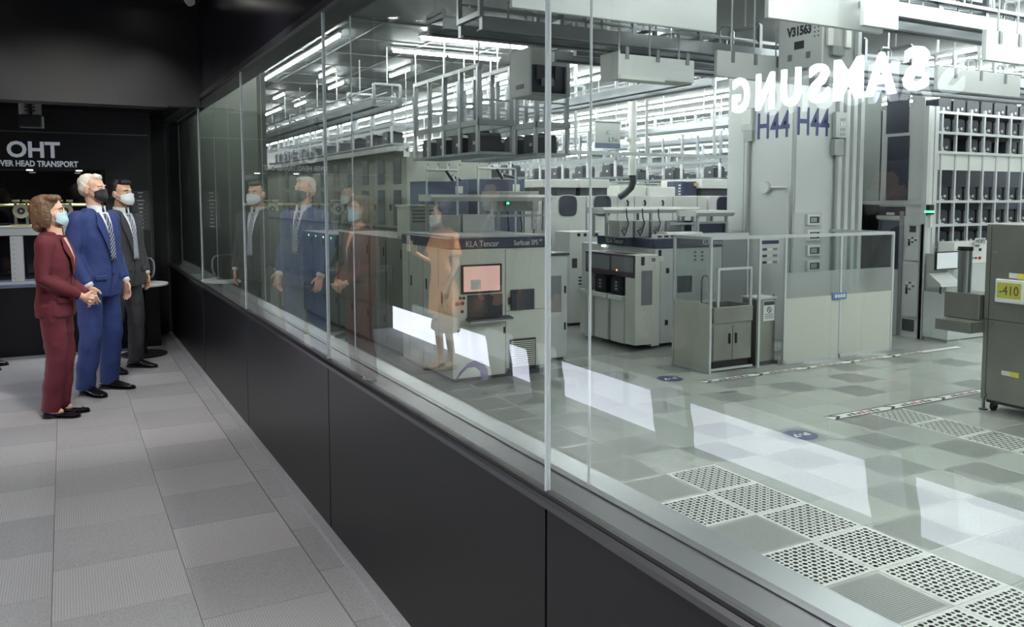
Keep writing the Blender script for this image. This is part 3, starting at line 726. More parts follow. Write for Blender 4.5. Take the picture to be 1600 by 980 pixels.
    def patch(name, outline, off, m_, par, n=10):
        """outline(v)->(x0,x1,z) strip over v 0..1 wrapped on the chest"""
        def fn(u, v):
            x0, x1, z = outline(v); return surf(x0 + (x1-x0)*u, z, off)
        o = MB().grid(fn, 6, n).build(name, m_, par, smooth=True)
        sd = o.modifiers.new('solid', 'SOLIDIFY'); sd.thickness = 0.004; sd.offset = -1
        return o
    if sp.get('suit'):
        zb, zt, wv = sp['suit']      # bottom of the V, top of the V, half-width at top
        sh_ = patch('shirt', lambda v: (-(0.004 + wv*v), 0.004 + wv*v, zb + (zt-zb)*v), 0.010, sp.get('shirt', M_shirt), t)
        for s_ in (1, -1):
            def lap(v, s_=s_):
                wdt = 0.012 + 0.062*min(1, v/0.72) if v < 0.74 else 0.05*(1 - (v-0.74)/0.26) + 0.022
                a = 0.004 + wv*v; return (s_*(a - 0.004), s_*(a + wdt), zb + (zt-zb)*v)
            patch('lapel', lap, 0.016, sp['coat'], jo, 16)
        if sp.get('tie'):
            patch('tie', lambda v: (-(0.030 - 0.012*v) if v < .92 else -0.021, (0.030 - 0.012*v) if v < .92 else 0.021, zb - 0.0 + (zt - 0.01 - zb)*v), 0.017, sp['tie'], t, 12)
        # shirt collar
        cz = rings_[-1][0]
        for s_ in (1, -1):
            MB().grid(lambda u, v: Vector((s_*(0.012 + 0.058*math.sin(u*1.9))*k, (0.072*math.cos(u*1.9) + 0.006 + 0.008*(1-v))*k, cz - 0.040*k + (0.058*v + 0.012*u)*k)), 8, 3).build('collar', sp.get('shirt', M_shirt), sh_, smooth=True)
        for q in sp.get('buttons', ()):
            c = surf(0.012, q, 0.010); MB().cyl(c, c + Vector((0, 0.006, 0)), 0.010, 10).build('button', M_blk, jo)
        # front edge below the button, pocket flaps, breast pocket
        MB().tube([surf(0.004 + 0.02*max(0, q), zb - q*(zb - hem/k - 0.01), 0.006) for q in [i/8 for i in range(9)]], 0.004, 6).build('front_edge', sp.get('seam', sp['coat']), jo)
        for s_ in (1, -1):
            patch('pocket_flap', lambda v: (s_*0.075, s_*0.165, 0.985 - 0.045*(1-v)), 0.012, sp['coat'], jo, 3)
    # ---- cuffs
    if sp.get('cuffs'):
        for side in (1, -1):
            A = sp['armR' if side > 0 else 'armL']; el = S(A['el']); wr_ = S(A['wr']); d = (wr_ - el).normalized()
            MB().tube([wr_ - d*0.035, wr_ + d*0.004], 0.038*k, 14).build('shirt_cuff', M_shirt, t, smooth=True)
    # ---- face
    for s_ in (1, -1):
        eo = MB().ell(hp((s_*.031,.084,.000)), (.014*hs,.009*hs,.0075*hs), 10, 7, hm).build('eye', M_eye, t, smooth=True)
        MB().ell(hp((s_*.031,.0915,.000)), (.0062*hs,.003*hs,.0062*hs), 10, 6, hm).build('iris', M_iris, eo, smooth=True)
        MB().tube([hp((s_*.012,.094,.019)), hp((s_*.030,.092,.025)), hp((s_*.05,.078,.020))], [.003,.0045,.002], 6).build('eyebrow', sp.get('brow', sp['hairm']), t)
    if sp.get('mask'):
        def mk(u, v):
            a = (u*2-1)*1.22; q = abs(u*2-1); top_ = -0.004 - 0.022*q**2; bot = -0.112 + 0.040*q**2
            z = bot + (top_-bot)*v; rad = 0.089 - 0.003*math.cos(v*9) + 0.010*math.sin(math.pi*v)
            return hp((0.078*math.sin(a), 0.016 + rad*math.cos(a)**0.9 if math.cos(a) > 0 else 0.016, z))
        mo = MB().grid(mk, 18, 14).build('face_mask', sp['mask'], t, smooth=True)
        sd = mo.modifiers.new('solid', 'SOLIDIFY'); sd.thickness = 0.003
        for s_ in (1, -1):
            MB().tube([hp((s_*.072,.048,-.030)), hp((s_*.079,.020,-.004)), hp((s_*.083,-.012,.016))], .0018, 5).build('ear_loop', sp['mask'], mo)
            MB().tube([hp((s_*.068,.046,-.070)), hp((s_*.074,.015,-.048)), hp((s_*.080,-.016,-.034))], .0018, 5).build('ear_loop', sp['mask'], mo)
    hb = MB()
    for c, r in sp['hair']: hb.ell(hp(c), tuple(x*hs for x in r), 16, 11, hm)
    link_mesh('hair', evaluated(hb, [('REMESH', dict(mode='VOXEL', voxel_size=0.008)), ('SMOOTH', dict(factor=0.5, iterations=2)), ('DISPLACE', dict(texture=_ch, strength=0.009, mid_level=0.5, texture_coords='LOCAL'))]), sp['hairm'], t)
    return t
HAIR_MAN = [((0,-.034,.052),(.083,.090,.078)),((0,-.062,.0),(.078,.056,.070)),((0,.045,.094),(.060,.046,.030)),((.070,-.020,.020),(.014,.035,.040)),((-.070,-.020,.020),(.014,.035,.040))]
HAIR_OLD = [((0,-.032,.050),(.079,.082,.072)),((0,-.052,.0),(.075,.052,.070)),((0,.030,.088),(.056,.050,.032)),((.073,-.034,.010),(.012,.032,.045)),((-.073,-.034,.010),(.012,.032,.045))]
HAIR_BOB = [((0,-.030,.050),(.094,.104,.082)),((0,-.072,-.02),(.096,.064,.100)),((.080,-.018,-.035),(.026,.052,.085)),((-.080,-.018,-.035),(.026,.052,.085)),((.040,.030,.096),(.050,.050,.030)),((-.040,.030,.096),(.050,.050,.030)),((0,-.085,.02),(.085,.055,.08)),((0,-.075,-.10),(.080,.050,.050))]
DN = (0, 0, -1)
ARM_R = dict(el=(.235,-.030,1.15), wr=(.235,.060,.905), d=(0,.15,-1), n=(-1,.2,0), t=(-.2,1,0))
ARM_L = dict(el=(-.235,-.030,1.15), wr=(-.235,.060,.905), d=(0,.15,-1), n=(1,.2,0), t=(.2,1,0))
M_bluesuit = mat('blue_wool', (38, 55, 108), 0.8, noise=0.06, nscale=20, sheen=0.0, bump=0.06, bscale=40)
M_greysuit = mat('charcoal_wool', (56, 57, 62), 0.8, noise=0.08, nscale=20, sheen=0.0, bump=0.06, bscale=40)
M_darksuit = mat('dark_wool', (28, 29, 34), 0.75, noise=0.08, nscale=20)
M_wine = mat('wine_cloth', (92, 27, 40), 0.8, noise=0.06, nscale=20, sheen=0.0, bump=0.06, bscale=40)
M_peach = mat('peach_cloth', (228, 168, 120), 0.75, noise=0.05, nscale=15, bump=0.06, bscale=30)
def stripes(name, a, b, sc):
    m = mat(name, a, 0.5); nt = m.node_tree; wv = nt.nodes.new('ShaderNodeTexWave'); wv.bands_direction = 'DIAGONAL'; wv.inputs['Scale'].default_value = sc
    tc = nt.nodes.new('ShaderNodeTexCoord'); nt.links.new(tc.outputs['Object'], wv.inputs['Vector'])
    r = nt.nodes.new('ShaderNodeValToRGB'); r.color_ramp.elements[0].color = lin(a)+(1,); r.color_ramp.elements[1].color = lin(b)+(1,); r.color_ramp.elements[0].position = .45; r.color_ramp.elements[1].position = .6
    nt.links.new(wv.outputs['Fac'], r.inputs[0]); nt.links.new(r.outputs[0], nt.nodes['Principled BSDF'].inputs['Base Color']); return m
T_navy = stripes('navy_striped_tie', (26, 30, 56), (150, 156, 176), 22)
T_grey = stripes('grey_striped_tie', (112, 118, 132), (176, 180, 190), 22)
M_maskk = mat('black_mask', (22, 23, 26), 0.6); M_maskw = mat('white_mask', (226, 230, 232), 0.7); M_maskb = mat('pale_blue_mask', (176, 206, 216), 0.7)
biden = dict(H=1.80, skin=M_skin, coat=M_bluesuit, trousers=M_bluesuit, suit=(1.10, 1.485, .052), tie=T_navy, buttons=(1.085, .985), cuffs=True, hair=HAIR_OLD, hairm=M_hair_w, mask=M_maskk, turn=R(14), lean=-.045,
    armR=dict(el=(.245,-.02,1.15), wr=(.225,.115,.905), d=(-.1,.25,-1), n=(-1,.3,0), t=(-.3,1,0)), armL=dict(el=(-.235,-.03,1.15), wr=(-.225,.08,.905), d=(0,.2,-1), n=(1,.2,0), t=(.2,1,0)),
    footR=(.135, 0, R(-16)), footL=(-.135, .0, R(12)), leg=(.102,.085,.072))
person('person in a bright blue suit and black face mask, between the two others', (.215, 7.72, 0), R(180 + 47), biden)
yoon = dict(H=1.77, skin=M_skin2, coat=M_greysuit, trousers=M_greysuit, suit=(1.06, 1.485, .056), tie=T_grey, buttons=(1.04, .94), cuffs=True, hair=HAIR_MAN, hairm=M_hair_k, mask=M_maskw, turn=R(0), hs=1.0,
    armR=ARM_R, armL=ARM_L, footR=(.15, .0, R(-14)), footL=(-.15, .02, R(14)), rings=[(z, rx*1.06, ry*1.08, c) for z, rx, ry, c in MEN])
person('person in a charcoal suit, white mask and grey tie, farthest back of the three', (.445, 8.62, 0), R(180 + 42), yoon)
WOM = [(0.82,.178,.130,.0),(0.90,.178,.135,.0),(1.0,.168,.130,.004),(1.12,.150,.116,.010),(1.22,.156,.122,.016),(1.30,.166,.126,.014),(1.38,.168,.112,.0),(1.44,.150,.092,-.008),(1.485,.105,.075,-.010),(1.52,.068,.060,-.006)]
woman = dict(H=1.62, hs=.98, skin=M_skin, coat=M_wine, trousers=M_wine, rings=WOM, shw=.152, sl=(.072,.058,.045), hair=HAIR_BOB, hairm=M_hair_b, brow=M_hair_k, mask=M_maskb, turn=R(4), nod=R(3), lowshoe=True, shoeL=.27, heel=.03, cuff=.055, leg=(.092,.080,.074), lean=-.04,
    armR=dict(el=(.205,-.02,1.14), wr=(.085,.235,.985), d=(-.75,.5,-.35), n=(-.3,-.8,0), t=(0,.4,.9), curl=.7), armL=dict(el=(-.205,-.02,1.14), wr=(-.075,.225,.97), d=(.75,.5,-.35), n=(.3,-.8,0), t=(0,.4,.9), curl=.7),
    footR=(.075, 0, R(-6)), footL=(-.075, .02, R(6)), suit=(1.14, 1.46, .04), shirt=M_skin)
person('person in a wine-red trouser suit and pale blue mask with brown bobbed hair', (-.085, 7.02, 0), R(180 + 72), woman)
# onlookers standing along the opposite wall; the glass mirrors them
crowd = dict(H=1.76, fine=False, skin=M_skin2, coat=M_darksuit, trousers=M_darksuit, suit=(1.10, 1.485, .05), tie=T_navy, hair=HAIR_MAN, hairm=M_hair_k, mask=M_maskw, armR=ARM_R, armL=ARM_L, footR=(.12, 0, R(-10)), footL=(-.12, 0, R(10)), leg=(.095,.075,.062))
c0 = person('person in a dark suit at the left edge, only a hand and shoe in view', (-.73, 9.32, 0), R(-100), crowd)
def again(src, label, loc, rz, group=None):
    c = copy_tree(src, loc, label, rz, group=group); c.location = loc; return c
for lb, x, y, r_ in (('person in dark suit mirrored in the glass, just behind the peach-dressed one', -1.0, 6.2, -80), ('person in dark suit mirrored in the glass, second from the peach-dressed one', -1.0, 5.42, -95),
                     ('person in dark suit mirrored in the glass over the wide bright strip', -1.03, 3.95, -80), ('person in dark suit mirrored in the glass, nearest the camera', -1.05, 2.42, -60)):
    again(c0, lb, (x, y, 0), R(r_))
COATP = [(0.60,.235,.165,.0),(0.75,.215,.155,.0),(0.9,.192,.142,.0),(1.0,.178,.135,.004),(1.12,.160,.122,.010),(1.22,.162,.126,.016),(1.30,.168,.128,.014),(1.38,.168,.112,.0),(1.44,.150,.092,-.008),(1.485,.105,.075,-.010),(1.52,.068,.060,-.006)]
peach = dict(H=1.57, skin=M_skin, coat=M_peach, rings=COATP, shw=.155, top_name='dress', sleeve=-1, hair=HAIR_BOB[:4], hairm=M_hair_k, mask=M_maskw, turn=R(10), lowshoe=True, shoeL=.25, heel=.05, shoe_mat=mat('beige_leather', (196, 160, 130), 0.4),
    armL=dict(el=(-.215,.08,1.16), wr=(-.13,.30,1.26), d=(.3,.6,.7), n=(.4,-.8,0), t=(.8,0,.3), curl=.8), armR=dict(el=(.28,.02,1.15), wr=(.34,.16,.94), d=(.1,.3,-.9), n=(-1,.2,0), t=(-.2,1,0), curl=1.0),
    footR=(.07, 0, R(-6)), footL=(-.07, .06, R(6)))
person('person in a peach short-sleeved dress, mirrored in the glass with a handbag', (-.95, 7.2, 0), R(-96), peach)
t = thing('handbag', 'yellow-tan handbag hanging from the peach-dressed person, mirrored in the glass', 'handbag', (-0.80, 6.86, 0.42))
M_bag = mat('tan_leather', (186, 138, 52), 0.45); BX, BYY = -0.80, 6.85
MB().rings([ring(z, w_, d_, BYY, 20, 3.5, BX) for z, w_, d_ in ((.42,.085,.16),(.435,.10,.175),(.50,.095,.17),(.56,.07,.15),(.58,.03,.13))]).build('body', M_bag, t, smooth=True)
for s_ in (-1, 1): MB().tube([(BX + s_*.03, BYY-.09, .57), (BX+.01, BYY-.05, .67), (BX+.02, BYY, .745), (BX+.01, BYY+.05, .67), (BX + s_*.03, BYY+.09, .57)], .006, 6).build('strap', M_bag, t)
MB().box(BX+.09, BX+.105, BYY-.02, BYY+.02, .51, .55).build('clasp', M_alu, t)
t = thing('phone', 'pale phone raised in the hand of the peach-dressed person', 'phone', (-0.60, 7.2, 1.15))
MB().box(-0.605, -0.595, 7.19, 7.26, 1.12, 1.265).build('shell', M_white, t, bevel=0.003)
MB().box(-0.608, -0.605, 7.195, 7.255, 1.13, 1.255).build('screen', M_dglass, t)
# ================================================================ clean-room tools
_fw = Vector((math.sin(YAW)*math.cos(PIT), math.cos(YAW)*math.cos(PIT), -math.sin(PIT)))
_rt = Vector((math.cos(YAW), -math.sin(YAW), 0)); _up = _rt.cross(_fw)
def at(x, y, ax, v):
    """survey: point of the photograph on a known plane of the room"""
    d = _fw + _rt*((x-830)/1310) + _up*((410-y)/1310); i = 'XYZ'.index(ax)
    p = Vector((0, 0, 1.6)); return p + d*((v - p[i])/d[i])
def RY(x0, y0, x1, y1, Y):
    ym = (y0+y1)/2; xm = (x0+x1)/2
    return at(x0, ym, 'Y', Y).x, at(x1, ym, 'Y', Y).x, at(xm, y1, 'Y', Y).z, at(xm, y0, 'Y', Y).z
def RX(x0, y0, x1, y1, X):
    ym = (y0+y1)/2; xm = (x0+x1)/2
    return at(x1, ym, 'X', X).y, at(x0, ym, 'X', X).y, at(xm, y1, 'X', X).z, at(xm, y0, 'X', X).z
def plateY(name, r, Y, d, m_, par, **k):
    """plate on a face looking to -Y: r=(x0,x1,z0,z1), standing d proud"""
    return MB().box(r[0], r[1], Y - d, Y + 0.004, r[2], r[3]).build(name, m_, par, **k)
def plateX(name, r, X, d, m_, par, **k):
    return MB().box(X - d, X + 0.004, r[0], r[1], r[2], r[3]).build(name, m_, par, **k)
def h(v): return F + v
# ---------------- inspection tool with the navy band (left centre)
t = thing('inspection_tool', 'large cream wafer inspection tool with navy name band and pink screen', 'machine', (5.5, 11.8, F))
X0, X1, Y0, Y1 = 4.75, 6.33, 10.85, 12.85
M_pink = mat('pink_screen', (232, 184, 176), 0.3, emit=0.55); M_purple = mat('arc_purple', (104, 98, 140), 0.5)
b = MB(); b.box(X0, 5.60, Y0, Y1, h(0.06), h(1.92)); b.box(5.60, X1, Y0 + 0.02, Y1, h(0.13), h(1.92)); b.build('body', M_cream, t, bevel=0.008)
MB().box(X0 + 0.05, X1 - 0.05, Y0 + 0.08, Y1, h(0.0), h(0.07)).build('plinth', M_dgrey, t)
MB().prism([(X0 - 0.02, Y1 - 0.03), (X0 - 0.02, Y0 + 0.03), (X0 + 0.03, Y0 - 0.02), (X1 + 0.04, Y0 - 0.02), (X1 + 0.04, Y1 - 0.03)], 'Z', h(1.92), h(2.075)).build('name_band', M_navy, t, bevel=0.01)
MB().box(X0 + 0.05, X1 - 0.02, Y0 + 0.04, Y1 - 0.05, h(2.075), h(2.10)).build('top_deck', M_lgrey, t)
put_text('lettering', 'KLA Tencor', 0.1, (5.22, Y0 - 0.021, h(1.992)), M_white, t, width=0.52, height=0.085, extrude=0.002)
put_text('lettering', 'Surfscan SP5', 0.1, (5.93, Y0 - 0.021, h(1.992)), M_white, t, width=0.40, height=0.075, extrude=0.002)
put_text('lettering', 'XP', 0.1, (6.18, Y0 - 0.021, h(2.02)), M_white, t, width=0.055, height=0.03, extrude=0.002)
plateX('badge', (12.45, 12.75, h(1.95), h(2.04)), X0 - 0.02, 0.003, M_dgrey, t)
r = RY(720, 413, 783, 458, Y0); s = plateY('monitor', r, Y0, 0.03, M_blk, t, bevel=0.006)
plateY('screen', (r[0]+.03, r[1]-.035, r[2]+.03, r[3]-.025), Y0 - 0.03, 0.003, M_pink, s)
plateY('screen_window', (r[0]+.14, r[0]+.30, r[2]+.06, r[2]+.20), Y0 - 0.033, 0.0015, M_white, s)
r = RY(730, 460, 785, 497, Y0); plateY('keyboard_recess', r, Y0, 0.006, M_dgrey, t)
MB().prism([(Y0 - 0.17, r[2] - 0.02), (Y0, r[2] - 0.02), (Y0, r[2] + 0.02), (Y0 - 0.16, r[2] + 0.005)], 'X', r[0] - 0.02, r[1] + 0.10).build('keyboard_tray', M_dgrey, t)
MB().box(r[0] - 0.03, r[1] + 0.11, Y0 - 0.18, Y0, r[2] - 0.04, r[2] - 0.02).build('tray_shelf', M_lgrey, t)
r = RY(798, 452, 835, 484, Y0); w_ = plateY('window_frame', r, Y0, 0.006, M_dgrey, t, bevel=0.01); plateY('window', (r[0]+.02, r[1]-.02, r[2]+.02, r[3]-.02), Y0 - .006, 0.002, M_dglass, w_)
r = RY(797, 529, 837, 574, Y0); w_ = plateY('vent_frame', r, Y0 + 0.015, 0.02, M_dgrey, t)
n = 13
for k in range(n):
    z = r[2] + 0.02 + (r[3]-r[2]-0.04)*(k+0.5)/n; MB().bar((r[0]+.02, Y0 - 0.012, z), (r[1]-.02, Y0 - 0.012, z), 0.018, 0.016).build('slat', M_cream, w_)
for (px, py) in ((719, 466), (724.5, 466), (722, 487)):
    p = at(px, py, 'Y', Y0); MB().cyl(p, p + Vector((0, -0.015, 0)), 0.022, 12).build('button', M_blk, t)
for (px, py, m_) in ((714, 475, M_red), (722, 474, M_red)):
    p = at(px, py, 'Y', Y0); MB().cyl(p, p + Vector((0, -0.025, 0)), 0.026, 12).build('emergency_button', m_, t)
for (px, py) in ((788, 516), (716, 521), (796, 470)):
    p = at(px, py, 'Y', Y0); MB().box(p.x-.014, p.x+.014, Y0-.006, Y0, p.z-.05, p.z+.05).build('latch', M_blk, t)
for xx in (5.60,): MB().box(xx-.004, xx+.004, Y0-.002, Y0+.02, h(.1), h(1.9)).build('seam', M_mgrey, t)
MB().box(5.62, X1-.02, Y0+.014, Y0+.02, h(.985), h(.992)).build('seam', M_mgrey, t)
a = [(4.78, h(.02)), (4.86, h(.16)), (4.98, h(.27)), (5.10, h(.31)), (5.22, h(.28)), (5.30, h(.16)), (5.32, h(.0)), (5.20, h(.0)), (5.18, h(.14)), (5.10, h(.21)), (4.98, h(.21)), (4.88, h(.13))]
MB().prism(a, 'Y', Y0 - 0.004, Y0).build('purple_arc', M_purple, t)  # flat purple arc shape on the lower front face
for y in (11.35, 11.95, 12.55): MB().box(X0-.002, X0+.01, y-.004, y+.004, h(.1), h(1.9)).build('seam', M_mgrey, t)
for y, z in ((11.22, 1.2), (11.82, 1.35), (12.45, 1.35), (11.5, .45)): MB().box(X0-.006, X0, y-.02, y+.02, h(z)-.08, h(z)+.08).build('latch', M_blk, t)
for x in (5.66, 6.2): MB().cyl((x, Y0 + .12, F), (x, Y0 + .12, h(.13)), .03, 10).build('levelling_foot', M_alu, t)
# narrow module right of it
t = thing('side_module', 'narrow grey module standing right behind the inspection tool', 'machine', (6.9, 12.2, F))
MB().box(6.36, 7.12, 11.6, 12.85, h(.05), h(1.72)).build('body', M_lgrey, t, bevel=.008)
MB().box(6.42, 7.08, 11.66, 12.8, F, h(.06)).build('plinth', M_dgrey, t)
r = RY(858, 431, 877, 488, 11.6); plateY('window', r, 11.6, .004, M_mgrey, t)
MB().box(6.36, 7.14, 11.57, 12.85, h(1.72), h(1.76)).build('cap', M_dgrey, t)
for z in (.5, 1.1): MB().box(7.06, 7.09, 11.592, 11.6, h(z), h(z)+.12).build('latch', M_blk, t)
# cabinets continuing along the same side
for k, (y0, y1, hh, lb) in enumerate(((12.9, 14.6, 1.98, 'grey double-door tool cabinet behind the inspection tool'), (14.65, 16.6, 1.98, 'grey double-door tool cabinet, second behind the inspection tool'), (16.7, 19.5, 1.9, 'grey tool cabinet with indicator lamps near the far end'))):
    t = thing('tool_cabinet', lb, 'cabinet', (5.4, (y0+y1)/2, F), 'tool cabinets in a row')
    M_cab = mat('cabinet_grey', (124, 128, 121), .45, noise=.03, nscale=3)
    MB().box(4.80, 5.7, y0, y1, h(.08), h(hh)).build('body', M_cab, t, bevel=.008); MB().box(4.86, 5.65, y0+.03, y1-.03, F, h(.09)).build('plinth', M_dgrey, t)
    n = 2 if k < 2 else 3
    for q in range(n):
        a_ = y0 + (y1-y0)*q/n; b_ = y0 + (y1-y0)*(q+1)/n
        d = MB().box(4.785, 4.80, a_+.02, b_-.02, h(.75), h(hh-.06)).build('door', M_cab, t, bevel=.004)
        MB().box(4.778, 4.786, a_+.08, a_+.12, h(1.65), h(1.80)).build('handle', M_blk, d)
        d = MB().box(4.785, 4.80, a_+.02, b_-.02, h(.12), h(.72)).build('door', M_cab, t, bevel=.004)
        MB().box(4.778, 4.786, a_+.08, a_+.12, h(.5), h(.62)).build('handle', M_blk, d)
    if k == 2:
        for q in range(4): MB().cyl((4.79, y0+.4+q*.6, h(1.82)), (4.775, y0+.4+q*.6, h(1.82)), .02, 8).build('indicator', M_green if q % 2 == 0 else M_lamp, t)
    MB().box(4.778, 4.786, y0+.5, y0+.75, h(1.2), h(1.5)).build('label_plate', M_mgrey, t)
# plateau on top of the cabinets, vent box
t = thing('vent_unit', 'small cream slatted vent unit on top of the tool cabinets', 'vent', (5.1, 13.3, h(2.0)))
r = RY(640, 323, 682, 352, 13.1)
MB().box(r[0], r[1], 13.1, 13.7, h(1.98), r[3]).build('body', M_cream, t, bevel=.01)
for k in range(4): MB().box(r[0]+.05, r[1]-.05, 13.085, 13.1, r[2]+.05+k*.06, r[2]+.075+k*.06).build('slat', M_mgrey, t)
MB().box(r[0]-.02, r[1]+.02, 13.06, 13.74, r[3], r[3]+.03).build('lid', M_white, t)
# slate-blue units
def blue_unit(label, px, Y):
    t = thing('blue_unit', label, 'machine', (at(px[0], 300, 'Y', Y).x, Y, F), 'slate-blue units behind the inspection tool')
    r = RY(*px, Y); x0, x1, z0, z1 = r
    MB().box(x0, x1, Y, Y+.9, F, z1).build('body', M_blue, t, bevel=.008)
    MB().box(x1-.28, x1-.12, Y-.004, Y, z1-.24, z1-.10).build('label_plate', M_white, t)
    fr = MB()
    for xx in (x0-.10, x1-.35): fr.cyl((xx, Y-.25, F), (xx, Y-.25, z1+.2), .022, 8)
    fr.cyl((x0-.10, Y-.25, z1+.2), (x1-.35, Y-.25, z1+.2), .022, 8).build('pipe_frame', M_lgrey, t)
    for k in range(4):
        c = Vector((x0-.1+k*.22, Y-.25, z1+.22)); MB().cyl(c, c+Vector((.0, 0, .09)), .012, 6).build('hook', M_white, t)
        MB().cyl(c+Vector((0,0,.06)), c+Vector((.035,0,.1)), .012, 6).build('hook_tip', M_blk, t)
    MB().tube([(x0+.3, Y-.25, z1+.2), (x0+.45, Y-.2, z1+.02), (x0+.6, Y+.1, z1+.10), (x1-.08, Y+.2, z1+.03)], .03, 8).build('hose', M_dgrey, t)
    return t
blue_unit('slate-blue unit with pipe frame, nearer the tall partition', (667, 283, 732, 372), 15.2)
blue_unit('slate-blue unit with pipe frame, right of its twin', (746, 280, 820, 372), 15.2)
# white bench rack on top of the tool
def bench_rack(label, px0, px1, ytop, ybot, Y, dep=.5, legs=3, group='white overhead bench racks', zmin=None):
    t = thing('bench_rack', label, 'rack', (at(px0, ytop, 'Y', Y).x, Y, F), group)
    a = at(px0, ytop, 'Y', Y); b_ = at(px1, ytop, 'Y', Y); z0 = at((px0+px1)/2, ybot, 'Y', Y).z; zt = (a.z + b_.z)/2
    if zmin is not None: z0 = zmin
    MB().prism([(Y-.05, zt-.045), (Y, zt-.11), (Y+dep, zt-.11), (Y+dep, zt), (Y, zt)], 'X', a.x, b_.x).build('shelf', M_white, t)
    for k in range(legs):
        x = a.x + .12 + (b_.x - a.x - .24)*k/(legs-1)
        for yy in (Y+.06, Y+dep-.06): MB().cb((x, yy, (z0+zt-.11)/2), (.045, .045, zt-.11-z0)).build('post', M_lgrey, t)
    MB().cb(((a.x+b_.x)/2, Y+.06, z0+.25), (b_.x-a.x-.2, .03, .04)).build('rail', M_grey, t)
    return t
bench_rack('white bench rack above the inspection tool', 672, 862, 304, 372, 12.4, zmin=h(2.1))
t = thing('equipment_box', 'grey equipment boxes unit on the deck of the inspection tool', 'equipment', (5.6, 12.0, h(2.1)))
for (a, m_, nm) in (((676, 337, 720, 372), M_grey, 'box'), ((723, 335, 773, 372), M_lgrey, 'box')):
    r = RY(*a, 12.2); MB().box(r[0], r[1], 12.2, 12.39, h(2.1), r[3]).build(nm, m_, t, bevel=.006)
t = thing('sensor_cabinet', 'white cabinet with small green lamp on the inspection tool', 'cabinet', (6.6, 12.3, h(2.1)))
r = RY(776, 299, 842, 330, 12.9); MB().box(r[0], r[1], 12.9, 13.5, r[2], r[3]).build('body', M_lgrey, t, bevel=.008)
for xx in (r[0]+.05, r[1]-.05):
    for yy in (12.95, 13.45): MB().cb((xx, yy, (r[2]+F)/2), (.05, .05, r[2]-F)).build('leg', M_lgrey, t)
p = at(793, 314, 'Y', 12.9); MB().cb((p.x, 12.895, p.z), (.09, .012, .16)).build('lamp_plate', M_dgrey, t); MB().cb((p.x, 12.887, p.z-.04), (.05, .012, .04)).build('lamp', M_green, t)
for q in range(3): MB().tube([(r[0]+.2+q*.25, 12.88, r[2]), (r[0]+.22+q*.25, 12.86, r[2]-.3), (r[0]+.18+q*.25, 12.9, r[2]-.55)], .012, 6).build('cable', M_blk, t)
# ---------------- tall partition with dark window bays
t = thing('stocker_bay', 'tall grey stocker bay with rows of dark narrow windows at far left', 'stocker', (7.0, 22, F))
XS, YS = at(636, 300, 'Y', 18.6).x, 18.6
zt = at(636, 236, 'Y', YS).z
MB().box(XS, XS + 2.2, YS, 36, F, zt).build('body', mat('bay_paint', (146, 150, 141), .5), t)
MB().box(XS + .9, XS + .908, YS-.003, YS, F, zt).build('seam', M_mgrey, t); MB().box(XS+.9, XS+2.2, YS-.003, YS, zt-.62, zt-.612).build('seam', M_mgrey, t)
zs = [(zt-.75, zt-.12), (zt-1.75, zt-.90), (zt-2.55, zt-2.0)]
for k in range(9):
    y = YS + .38 + k*1.15*(1 + .03*k)
    for a, b_ in zs:
        MB().box(XS-.01, XS+.01, y, y+.52, a, b_).build('window', M_dglass, t)
    MB().box(XS-.02, XS, y+.72, y+.80, zt-1.4, zt-1.25).build('latch', M_blk, t)
MB().box(XS-.25, XS+.02, YS, 36, zt, zt+.12).build('cornice', M_grey, t)
MB().box(XS-.03, XS, YS, 36, zt-1.88, zt-1.82).build('ledge', M_dgrey, t)
t = thing('guide_sign', 'small white hanging guide sign with a dark arrow by the stocker bay', 'sign', (6.0, 16.5, 2.3))
r = RY(631, 223, 640, 245, 16.5); MB().box(r[0], r[1], 16.5, 16.53, r[2], r[3]).build('plate', M_white, t)
MB().prism([(r[0]+.02, (r[2]+r[3])/2), (r[1]-.03, r[2]+.09), (r[1]-.03, r[2]+.14), (r[0]+.05, (r[2]+r[3])/2), (r[1]-.03, r[3]-.14), (r[1]-.03, r[3]-.09)], 'Y', 16.495, 16.5).build('arrow', M_dgrey, t)
MB().cyl(((r[0]+r[1])/2, 16.515, r[3]), ((r[0]+r[1])/2, 16.515, CEIL), .008, 6).build('rod', M_lgrey, t)
